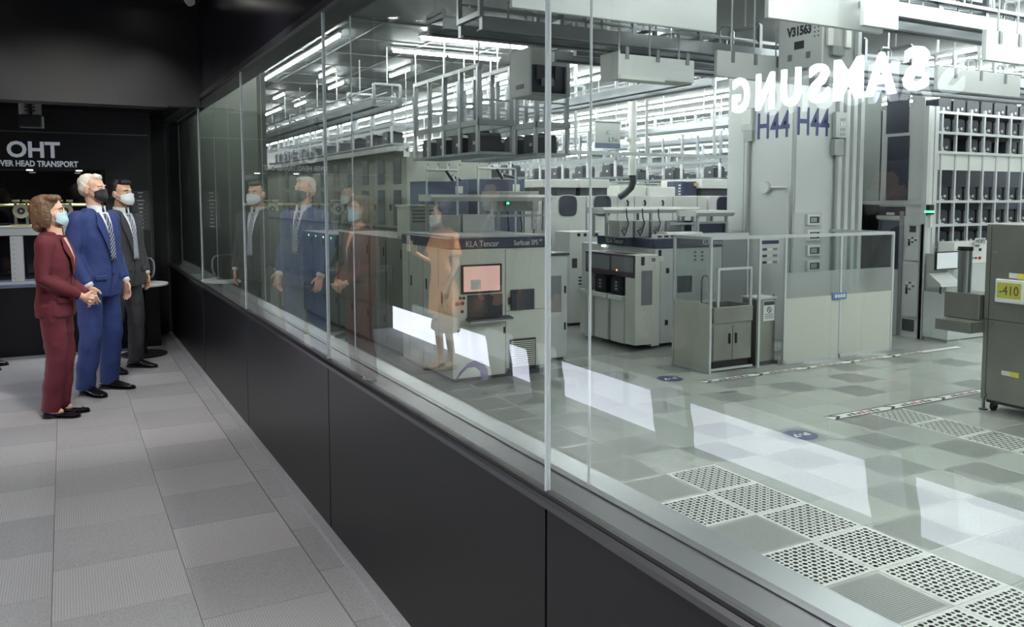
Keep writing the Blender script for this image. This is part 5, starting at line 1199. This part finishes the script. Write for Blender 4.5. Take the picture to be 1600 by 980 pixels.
# operator desk
t = thing('operator_station', 'white operator station with monitor and keyboard before the stocker', 'workstation', (14.5, 9.8, F))
MB().box(13.95, 14.34, 9.52, 10.04, h(.06), h(.92)).build('cabinet', M_lgrey, t, bevel=.006); MB().box(13.98, 14.32, 9.55, 10.02, F, h(.07)).build('plinth', M_grey, t)
MB().cyl((14.05, 9.52, h(.5)), (14.05, 9.505, h(.5)), .03, 10).build('knob', M_blk, t)
r = RX(1458, 425, 1487, 446, 13.98); 
MB().box(14.0, 14.34, 9.62, 10.04, h(.92), h(1.62)).build('upper_unit', M_grey, t, bevel=.006)
r = RY(1460, 393, 1494, 421, 9.6); d = MB().box(r[0], r[1], 9.56, 9.60, r[2], r[3]).build('monitor', M_blk, t); plateY('screen', (r[0]+.02, r[1]-.02, r[2]+.02, r[3]-.02), 9.56, .003, mat('pale_screen', (206, 212, 216), .3, emit=.35), d)
r = RY(1456, 427, 1487, 446, 9.56); MB().prism([(9.36, r[2]), (9.62, r[2]-.02), (9.62, r[3]), (9.40, r[2]+.06)], 'X', r[0], r[1]).build('keyboard_shelf', M_grey, t)
MB().cyl(((r[0]+r[1])/2, 9.58, h(.92)), ((r[0]+r[1])/2, 9.58, r[2]), .02, 8).build('arm', M_dgrey, t)
t = thing('control_console', 'white control console with red and black buttons beside the monitor', 'console', (15.3, 9.75, F))
r = RY(1491, 378, 1540, 412, 9.7); MB().box(r[0], r[1]+.4, 9.7, 10.04, r[2], r[3]).build('fascia', M_white, t, bevel=.006); MB().box(r[0], r[1]+.4, 9.72, 10.04, F, r[2]).build('body', M_lgrey, t)
for k, px in enumerate((1497, 1503, 1513, 1519, 1524, 1530)):
    p = at(px, 403, 'Y', 9.7); MB().cyl(p, p+Vector((0, -.025, 0)), .03 if k == 5 else .02, 10).build('button', [M_dgrey, M_dgrey, M_lgrey, M_mgrey, M_blk, M_red][k], t)
for q in range(4): 
    p = at(1496+(q % 2)*4, 390+(q//2)*4, 'Y', 9.7); MB().cb((p.x, 9.697, p.z), (.03, .006, .025)).build('print', M_dgrey, t)
p = at(1531, 390, 'Y', 9.7); MB().cb((p.x, 9.69, p.z), (.05, .02, .05)).build('socket', M_blk, t)
r = RY(1523, 372, 1539, 382, 9.62); plateY('sign_plate', r, 9.62, .01, M_lgrey, t); put_text('lettering', 'MDIP2', .1, ((r[0]+r[1])/2, 9.608, (r[2]+r[3])/2), M_dgrey, t, width=(r[1]-r[0])*.85, height=.07, extrude=.002)
MB().cb(((r[0]+r[1])/2, 9.66, r[2]-.02), (.03, .08, .06)).build('sign_bracket', M_grey, t)
# ---------------- stainless machine at the right edge
t = thing('stainless_machine', 'tall stainless steel machine on castors at the right edge', 'machine', (10.6, 5.6, F))
QX, QY = 9.95, 6.32
MB().box(QX, 11.3, 4.0, QY, h(.14), h(2.33)).build('body', M_steel, t, bevel=.01)
MB().box(QX+.05, 11.2, 4.05, QY-.05, h(.10), h(.15)).build('base_frame', M_dgrey, t)
MB().box(QX-.004, QX, 4.0, QY, h(1.145), h(1.153)).build('seam', M_dgrey, t); MB().box(QX-.004, QX, QY-.07, QY-.064, h(.15), h(2.3)).build('seam', M_dgrey, t)
for y in (QY-.12, 5.55, 4.4):
    c = MB().cyl((QX+.10, y-.02, h(.055)), (QX+.10, y+.02, h(.055)), .055, 14).build('castor', M_blk, t); MB().box(QX+.07, QX+.13, y-.03, y+.03, h(.06), h(.14)).build('fork', M_alu, c)
MB().cyl((QX+.03, QY-.03, F), (QX+.03, QY-.03, h(.14)), .02, 8).build('jack', M_alu, t); MB().cyl((QX+.03, QY-.03, F), (QX+.03, QY-.03, h(.02)), .05, 12).build('jack_foot', M_dgrey, t)
r = RX(1558, 437, 1602, 474, QX); d = MB().box(QX-.05, QX, r[0], r[1], r[2], r[3]).build('display_housing', M_white, t, bevel=.01)
M_lcd = mat('yellow_display', (168, 166, 70), .35, emit=.12); r2 = (r[0]+.02, r[1]-.03, r[2]+.06, r[3]-.04); plateX('display', r2, QX-.05, .003, M_lcd, d)
put_text('lettering', '-410', .1, (QX-.0535, (r2[0]+r2[1])/2, (r2[2]+r2[3])/2), M_dgrey, d, face='-X', width=(r2[1]-r2[0])*.8, height=(r2[3]-r2[2])*.6, extrude=.001)
M_warn = mat('yellow_warning', (222, 206, 90), .5)
for a in ((1577, 427, 1590, 435), (1565, 580, 1578, 587)): plateX('sticker', RX(*a, QX), QX, .003, M_white, t)
for a in ((1590, 428, 1602, 437), (1578, 582, 1592, 590)): plateX('sticker', RX(*a, QX), QX, .003, M_warn, t)
for (px, py) in ((1555, 394), (1549, 505), (1548, 537), (1540, 617)):
    p = at(px, py, 'X', QX); MB().cyl(p, p+Vector((-.012, 0, 0)), .016, 8).build('bolt', M_alu, t)
MB().box(QX-.30, QX+.02, QY-.03, QY+.45, h(.98), h(1.12)).build('side_tray', M_steel, t, bevel=.006)
MB().box(QX-.06, QX+.3, QY+.02, QY+.5, h(1.12), h(1.45)).build('side_box', M_steel, t, bevel=.008)
MB().cyl((QX+.02, QY+.28, h(1.45)), (QX+.02, QY+.28, h(1.98)), .08, 20).build('cylinder', M_alu, t)
MB().cyl((QX+.02, QY+.28, h(1.98)), (QX+.02, QY+.28, h(2.03)), .09, 20).build('cylinder_cap', M_blk, t)
MB().box(QX+.2, 11.2, 4.2, QY-.35, h(2.33), h(2.48)).build('top_tray', M_grey, t, bevel=.006)
MB().tube([(QX+.3, QY-.5, h(2.48)), (QX+.35, QY-.7, h(2.56)), (QX+.3, QY-1.0, h(2.5))], .025, 8).build('hose', M_dgrey, t)
MB().box(QX+.22, QX+.26, QY-.6, QY-.4, h(2.42), h(2.60)).build('bracket', M_blk, t)
# ================================================================ overhead transport system
M_rail = mat('rail_aluminium', (150, 154, 158), .35, .7); M_raild = mat('rail_dark', (92, 96, 102), .45, .3)
M_board = mat('white_board', (214, 217, 216), .45)
def rail(label, p0, p1, gap=.5, step=1.2, hang=True, ladder=.28):
    """overhead track: two beams, ladder frames on top, hanger rods"""
    p0 = Vector(p0); p1 = Vector(p1); d = (p1-p0).normalized(); s_ = Vector((-d.y, d.x, 0)); L_ = (p1-p0).length
    t = thing('overhead_rail', label, 'rail', tuple(p0), 'overhead transport rails')
    for k in (-1, 1):
        MB().bar(p0+s_*k*gap/2, p1+s_*k*gap/2, .07, .13).build('beam', M_rail, t); MB().bar(p0+s_*k*(gap/2-.06)+Vector((0,0,-.06)), p1+s_*k*(gap/2-.06)+Vector((0,0,-.06)), .06, .02).build('running_strip', M_raild, t)
    n = max(2, int(L_/step)); tie = None; hgr = None
    for k in range(n+1):
        c = p0 + d*(L_*k/n)
        if tie is None:
            m1 = MB(); m1.bar(c-s_*gap/2+Vector((0,0,.09)), c+s_*gap/2+Vector((0,0,.09)), .05, .05)
            for q in (-1, 1): m1.bar(c+s_*q*gap/2+Vector((0,0,.06)), c+s_*q*gap/2+Vector((0,0,.06+ladder)), .045, .045, (1,0,0))
            m1.bar(c-s_*gap/2+Vector((0,0,.06+ladder)), c+s_*gap/2+Vector((0,0,.06+ladder)), .04, .04)
            tie = m1.build('cross_tie', M_rail, t); ref = c.copy()
            q0 = c + d*.3 - s_*(gap/2); lp = MB().tube([q0 + Vector((0,0,.05)), q0 + Vector((0,0,.22)), q0 + d*.04 + Vector((0,0,.26)), q0 + d*.16 + Vector((0,0,.26)), q0 + d*.2 + Vector((0,0,.22)), q0 + d*.2 + Vector((0,0,.05))], .013, 6).build('pipe_loop', M_alu, t) if ladder > .2 else None
            if hang: hgr = MB().cyl(c+Vector((0,0,.06+ladder)), (c.x, c.y, CEIL), .013, 6).build('hanger_rod', M_lgrey, t)
        else:
            o = tie.copy(); COL.objects.link(o); o.location = c-ref
            if lp and k < n: o = lp.copy(); COL.objects.link(o); o.location = c-ref
            if hgr: o = hgr.copy(); COL.objects.link(o); o.location = c-ref
    for q in (-1, 0, 1):
        if ladder: MB().bar(p0+s_*q*gap/2+Vector((0,0,.06+ladder*(.5+.25*q))), p1+s_*q*gap/2+Vector((0,0,.06+ladder*(.5+.25*q))), .022, .022).build('cable_run', M_rail, t)
    return t
zr = 3.3
ya = at(1040, 76, 'Z', zr).y
rail('long overhead rail crossing above the near aisle under the white boards', (3.6, ya, zr), (20, ya, zr), step=.9)
yb = at(1100, 92, 'Z', zr).y
rail('overhead rail just behind the long crossing rail', (5.2, yb+.5, zr), (20, yb+.5, zr), step=1.1)
yc = at(1500, 52, 'Z', zr).y
rail('overhead rail at upper right with pipe handles on top', (6.7, yc, zr+.05), (20, yc, zr+.05), step=.7)
# curved junction
t = thing('curved_rail', 'curved overhead rail junction at the top right corner', 'rail', (7.5, yc, zr))
cx_, cy_ = at(1400, 20, 'Z', zr+.1).x + .9, yc + .1
for rr in (.55, .95):
    MB().tube([(cx_ - rr*math.sin(a*math.pi/16), cy_ - 1.0 + 1.0 - rr*math.cos(a*math.pi/16) + .0, zr+.5) for a in range(0, 17)], .055, 8).build('track', M_raild, t)
    MB().bar((cx_, cy_-rr, zr+.5), (cx_+5, cy_-rr-.0, zr+.5), .11, .11).build('track', M_raild, t)
for k in range(5): MB().cyl((cx_+k*.9, cy_-.75, zr+.52), (cx_+k*.9, cy_-.75, CEIL), .013, 6).build('hanger_rod', M_lgrey, t)
t = thing('pipe_handle_row', 'row of bright pipe loops standing on the upper right rail', 'pipes', (9, yc, zr))
for k in range(9):
    x = 7.6 + k*.62; z = zr+.18
    MB().tube([(x, yc-.3, z), (x, yc-.3, z+.26), (x+.03, yc-.3, z+.3), (x+.12, yc-.3, z+.3), (x+.15, yc-.3, z+.26), (x+.15, yc-.3, z)], .016, 6).build('loop', M_alu, t)
MB().bar((7.2, yc-.3, z), (14, yc-.3, z), .05, .03).build('bright_rail', M_alu, t)
for X, Yq0, Yq1, lb in ((at(887, 150, 'Z', zr).x+.75, 9.6, 18.4, 'overhead rail running back over the central aisle'), (5.15, 14.6, 40, 'overhead rail running back above the tool cabinets'), (13.3, 14.0, 40, 'overhead rail running back right of the centre'), (16.5, 14.0, 40, 'overhead rail running back at the far right')):
    rail(lb, (X, Yq0, zr), (X, Yq1, zr), step=1.5)
# white hanging boards
def board(label, px, zb, top_=None, th=.05, tilt=None):
    """px=(x0,x1,ybottom at middle, height m)"""
    x0, x1, yb_, hh = px; p = at((x0+x1)/2, yb_, 'Z', zb); a = at(x0, yb_, 'Y', p.y).x; b_ = at(x1, yb_, 'Y', p.y).x
    t = thing('hanging_board', label, 'board', ((a+b_)/2, p.y, zb), 'white boards hung below the ceiling')
    MB().box(a, b_, p.y, p.y+th, zb, zb+hh).build('board', M_board, t, bevel=.004)
    for q in (.2, .5, .8):
        x = a+(b_-a)*q; MB().box(x-.02, x+.02, p.y-.015, p.y, zb+hh-.12, zb+hh).build('clip', M_mgrey, t); MB().cyl((x, p.y+th/2, zb+hh), (x, p.y+th/2, CEIL), .01, 6).build('rod', M_lgrey, t)
    return t
board('large white hanging board at top centre of the window', (800, 1120, 31, .62), 3.3)
board('white hanging board at top right, above the vehicle', (1200, 1380, 40, .62), 3.2)
board('small white hanging board overlapping the top right one', (1350, 1404, 43, .50), 3.15)
board('short white hanging board at the right edge', (1540, 1640, 100, .29), 2.93)
board('long pale hanging board in front of the stocker top', (1464, 1594, 146, .28), 2.93)
board('pale hanging board between the rails and the pillar', (1120, 1236, 124, .28), 2.93)
t = thing('duct_box', 'long white boxed duct with a square end under the rails', 'duct', (8, 9, 3.2))
p = at(967, 120, 'Z', 2.8); a = p.x; b_ = at(1085, 122, 'Y', p.y).x
MB().box(a, b_, p.y, p.y+.28, 2.8, 3.03).build('duct', M_board, t, bevel=.006); MB().box(a-.02, a, p.y-.02, p.y+.30, 2.78, 3.05).build('end_cap', M_white, t); MB().box(a, a+.55, p.y-.03, p.y, 2.78, 2.82).build('lip', M_white, t)
for q in (.1, .5, .9): MB().cyl((a+(b_-a)*q, p.y+.14, 3.03), (a+(b_-a)*q, p.y+.14, CEIL-.03), .01, 6).build('rod', M_lgrey, t)
for q in (.1, .5, .9): MB().box(a+(b_-a)*q-.02, a+(b_-a)*q+.02, p.y-.01, p.y, 2.98, 3.10).build('clip', M_mgrey, t)
# hoist vehicles
def vehicle(label, pc, zb, w_, dpt, num=None, hh=.95):
    """pc: nearest bottom corner pixel; body between -X face (num side) and -Y face"""
    p = at(pc[0], pc[1], 'Z', zb); x, y = p.x, p.y
    t = thing('hoist_vehicle', label, 'vehicle', (x + w_/2, y + dpt/2, zb), 'overhead hoist vehicles')
    MB().box(x, x+.03, y, y+dpt, zb, zb+hh).build('side_cover', M_board, t, bevel=.006)
    MB().box(x+w_-.06, x+w_, y, y+dpt, zb, zb+hh).build('end_cover', M_lgrey, t, bevel=.006)
    MB().box(x+.03, x+w_-.06, y, y+dpt, zb+hh-.22, zb+hh).build('drive_unit', M_grey, t)
    MB().box(x+.03, x+w_-.06, y+.05, y+dpt-.03, zb+.04, zb+hh-.22).build('hoist_block', M_navy if num is None else M_grey, t)
    MB().box(x+.03, x+w_-.06, y+.0, y+dpt, zb, zb+.04).build('base', M_grey, t)
    for q in (.25, .7): MB().box(x+w_*q-.04, x+w_*q+.04, y+.02, y+.05, zb+hh*.35, zb+hh-.22).build('belt', M_white if num else M_dgrey, t)
    MB().cb((x+w_*.45, y+.03, zb+hh*.3), (w_*.3, .03, .1)).build('grip_plate', M_mgrey, t)
    for q in (.25, .75): MB().box(x+w_*.35, x+w_*.65, y+dpt*q-.04, y+dpt*q+.04, zb+hh, zb+hh+.12).build('bogie', M_dgrey, t)
    rail(label.split(' hanging')[0] + ' carrying rail overhead', (x-1.2, y+dpt/2, zb+hh+.18), (x+3.0, y+dpt/2, zb+hh+.18), ladder=.1)
    if num:
        put_text('lettering', num, .1, (x-.001, y+dpt*.52, zb+hh*.55), M_dgrey, t, face='-X', width=dpt*.56, height=.11, extrude=.002, bold=.005)
        put_text('lettering', 'SAMSUNG', .1, (x-.001, y+dpt*.45, zb+hh*.10), M_ink, t, face='-X', width=dpt*.32, height=.035, extrude=.002, bold=.002)
        MB().box(x-.004, x, y+dpt*.40, y+dpt*.62, zb+hh*.34, zb+hh*.43).build('label_plate', M_dgrey, t)
        for zz, yy in ((.22, .72), (.22, .3)): MB().box(x-.004, x, y+dpt*yy-.03, y+dpt*yy+.03, zb+hh*zz, zb+hh*zz+.07).build('sticker', M_mgrey, t)
        for q in range(20): MB().cb((x-.002, y+.05+(q % 2)*.05, zb+hh*.45+(q//2)*.045), (.004, .015, .015)).build('vent_hole', M_dgrey, t)
        MB().cyl((x, y+dpt*.86, zb+hh*.72), (x-.004, y+dpt*.86, zb+hh*.72), .02, 10).build('sensor', M_blk, t)
    else:
        MB().box(x-.004, x, y+dpt*.3, y+dpt*.7, zb+.10, zb+.16).build('label_plate', M_dgrey, t)
    return t
vehicle('grey hoist vehicle with printed number hanging in front of the pillar', (1283, 118), 2.9, .62, .62, 'V31563')
vehicle('hoist vehicle with dark interior hanging left of the tall joint line', (828, 148), 2.95, .62, .55, None, .62)
# overhead buffers holding carriers
def buffer(label, X, y0, y1, zb, zt, wd=.55, n=4, detail=True, every=1):
    t = thing('overhead_buffer', label, 'rack', (X+wd/2, (y0+y1)/2, zb), 'overhead carrier buffers')
    for x in (X, X+wd): MB().box(x-.03, x+.03, y0, y1, zb, zb+.09).build('rail', M_rail, t)
    MB().box(X-.03, X+wd+.03, y0-.02, y0+.05, zb+.0, zb+.09).build('end_rail', M_rail, t)
    for x in (X, X+wd): MB().bar((x, y0, zt), (x, y1, zt), .06, .06).build('top_rail', M_lgrey, t)
    for k in range(n+1):
        y = y0+.06+(y1-y0-.12)*k/n
        for x in (X, X+wd): MB().box(x-.035, x+.035, y-.03, y+.03, zb, zt).build('upright', M_rail, t)
        if detail: MB().box(X, X+wd, y-.02, y+.02, zb+(zt-zb)*.42, zb+(zt-zb)*.42+.03).build('brace', M_rail, t)
    for y in (y0+.06, (y0+y1)/2, y1-.06):
        for x in (X, X+wd): MB().cyl((x, y, zt), (x, y, CEIL), .012, 6).build('hanger_rod', M_lgrey, t)
    MB().box(X-.04, X+wd+.04, y0, y1, zb-.44, zb-.40).build('tray', M_rail, t)
    for k in range(n+1):
        y = y0+.06+(y1-y0-.12)*k/n
        for x in (X-.02, X+wd+.02): MB().box(x-.02, x+.02, y-.04, y+.04, zb-.42, zb).build('drop', M_lgrey, t)
    return t
CPRO = None
def carrier(label, x, y, z, group):
    global CPRO
    f_ = thing('wafer_carrier', label, 'wafer carrier', (x, y, z), group)
    if CPRO is None:
        MB().prism([(y-.19, z), (y+.19, z), (y+.19, z+.26), (y+.14, z+.31), (y-.14, z+.31), (y-.19, z+.26)], 'X', x-.2, x+.2).build('shell', M_dgrey, f_)
        MB().cb((x-.2, y-.05, z+.15), (.02, .08, .05)).build('label_plate', M_lgrey, f_); MB().cb((x, y, z+.325), (.12, .12, .03)).build('top_flange', M_blk, f_)
        CPRO = f_
    else:
        for c in kids(CPRO): d = c.copy(); COL.objects.link(d); d.parent = f_
    return f_
zb = 2.72; X1_ = at(700, 204, 'Z', zb).x; X2_ = at(780, 208, 'Z', zb).x
ya0 = at(772, 196, 'Z', zb).y; ya1 = at(645, 213, 'Z', zb).y; yb0 = at(846, 199, 'Z', zb).y; yb1 = at(711, 216, 'Z', zb).y
buffer('overhead carrier buffer frame hanging left, above the slate-blue units', X1_, ya0, ya1, zb, 3.62)
buffer('overhead carrier buffer frame hanging right, beside the hoist vehicle', X2_, yb0, yb1, zb, 3.62)
for i, (X, a, b_, w_) in enumerate(((X1_, ya0, ya1, 'left'), (X2_, yb0, yb1, 'right'))):
    for k in range(4):
        carrier(f'dark wafer carrier on the {w_} overhead buffer, {["nearest", "second", "third", "farthest"][k]} place', X+.27, a+.42+(b_-a-.8)*k/3, zb-.40, 'dark wafer carriers on overhead buffers')
far = [(10.0, 19, 25), (12.2, 17.5, 24), (12.2, 26, 34), (15.2, 17, 25), (15.2, 27, 36), (18.5, 18, 27), (10.6, 27, 36), (22, 20, 30)]
wrd = ['first', 'second', 'third', 'fourth', 'fifth', 'sixth', 'seventh', 'eighth', 'ninth']
for k, (X, a, b_) in enumerate(far):
    buffer(f'distant overhead carrier buffer in the bright hall, {wrd[k]} of the far ones', X, a, b_, 2.55, 3.4, n=5, detail=False)
    for q in range(5):
        carrier(f'distant dark wafer carrier, {wrd[q]} place on the {wrd[k]} far overhead buffer', X+.27, a+.6+q*(b_-a-1.2)/4, 2.15, 'distant wafer carriers')
# buffer over the stocker bay
buffer('long overhead buffer running above the tall stocker bay', XS-.1, 19.2, 33, zt+.62, zt+1.3, n=9, detail=False)
for q in range(10): carrier(f'dark wafer carrier above the stocker bay, {ORD[q]} counted from its near end', XS+.17, 20+q*1.35, zt+.22, 'dark carriers above the stocker bay')
# exhaust pipe, beams, hanging sign
t = thing('exhaust_pipe', 'white vertical exhaust pipe with dark hose foot behind the racks', 'pipe', (at(988, 260, 'Y', 15).x, 15, 2))
p0 = at(988, 274, 'Y', 14.8); MB().cyl((p0.x, 14.8, p0.z), (p0.x, 14.8, CEIL), .085, 16).build('pipe', M_white, t, smooth=False)
pz = at(988, 222, 'Y', 14.8).z
for z in (pz, pz-.16): MB().cyl((p0.x, 14.8, z), (p0.x, 14.8, z+.05), .115, 16).build('collar', M_white, t)
for s_ in (-1, 1): MB().cyl((p0.x, 14.8, pz+.06), (p0.x+s_*.18, 14.8, pz+.06), .05, 10).build('branch', M_white, t)
MB().tube([(p0.x, 14.8, p0.z), (p0.x+.06, 14.85, p0.z-.12), (p0.x+.08, 14.95, p0.z-.26), (p0.x+.04, 15.1, p0.z-.38), (p0.x+.0, 15.25, p0.z-.46)], .075, 12).build('hose', M_dgrey, t)
for (pa, pb, Y, lb) in (((862, 237), (1140, 245), 14.3, 'pale horizontal pipe beam crossing the hall behind the tall joint line'),):
    a = at(*pa, 'Y', Y); b_ = at(*pb, 'Y', Y)
    t = thing('cross_beam', lb, 'beam', tuple(a)); MB().bar(a, Vector((b_.x, Y, a.z)), .06, .07).build('beam', M_lgrey, t)
    for q in (.12, .5, .9): x = a.x+(b_.x-a.x)*q; MB().box(x-.025, x+.025, Y-.02, Y+.02, a.z, CEIL).build('hanger', M_lgrey, t)
t = thing('hanging_sign', 'grey hanging clearance sign with dark footer in the bright hall', 'sign', (at(950, 210, 'Y', 16).x, 16, 2.6))
r = RY(930, 190, 969, 232, 16); MB().box(r[0], r[1], 16, 16.03, r[2], r[3]).build('plate', M_grey, t); plateY('footer', (r[0], r[1], r[2], r[2]+.12), 16, .004, M_blue, t); plateY('header', (r[0], r[1], r[3]-.03, r[3]), 16, .004, M_dgrey, t)
put_text('lettering', '3.7m', .1, ((r[0]*.3+r[1]*.7), 15.995, r[2]+.2), M_dgrey, t, width=.26, height=.10, extrude=.002); put_text('lettering', 'C', .1, ((r[0]+r[1])/2, 15.995, r[2]+.36), M_dgrey, t, width=.08, height=.08, extrude=.002)
for x in (r[0]+.1, r[1]-.1): MB().cyl((x, 16.015, r[3]), (x, 16.015, CEIL), .008, 6).build('rod', M_lgrey, t)
# far machinery blocks with doors
blk = [(9.8, 18.5, 3.0, 2.2, 2.55), (13.4, 18.2, 2.4, 2.0, 2.3), (10.4, 23.0, 3.6, 2.5, 2.9), (15.0, 21.5, 3.2, 2.6, 2.6), (11.0, 29, 4.5, 3, 2.9), (17.0, 29, 4.5, 3, 2.8), (20.0, 19.0, 3.0, 3.0, 2.6)]
for k, (x, y, w_, d_, hh) in enumerate(blk):
    t = thing('process_machine', f'white process machine with dark upper windows, {wrd[k]} in the far rows', 'machine', (x+w_/2, y+d_/2, F), 'white process machines far behind')
    MB().box(x, x+w_, y, y+d_, h(.08), h(hh)).build('body', M_white if k % 2 else M_cream, t, bevel=.012); MB().box(x+.05, x+w_-.05, y+.05, y+d_-.05, F, h(.09)).build('plinth', M_dgrey, t)
    n = max(2, int(w_/.9))
    for q in range(n):
        a = x+w_*q/n; b_ = x+w_*(q+1)/n
        d = MB().box(a+.03, b_-.03, y-.015, y, h(.15), h(1.7)).build('door', M_cream, t, bevel=.004); MB().box(b_-.12, b_-.08, y-.03, y-.015, h(.9), h(1.1)).build('handle', M_dgrey, d)
        if (q+k) % 2 == 0: MB().box(a+.08, b_-.08, y-.012, y, h(hh-.65), h(hh-.25)).build('window', M_dglass, t)
    MB().box(x+.2, x+w_-.3, y+.3, y+d_-.3, h(hh), h(hh+.25)).build('roof_unit', M_lgrey, t, bevel=.01)
# small hung lamps and hook rods over the tool cabinets
for k, (x, y) in enumerate(((4.9, 17.0), (5.6, 18.8), (4.9, 21.5), (6.2, 16.2), (5.8, 23.0))):
    tube_line(f'short tube light under the dim ceiling near the stocker bay, {ORD[k]} of five', (x, y, ZT), (x, y + 1.2, ZT), 1, 0.035)
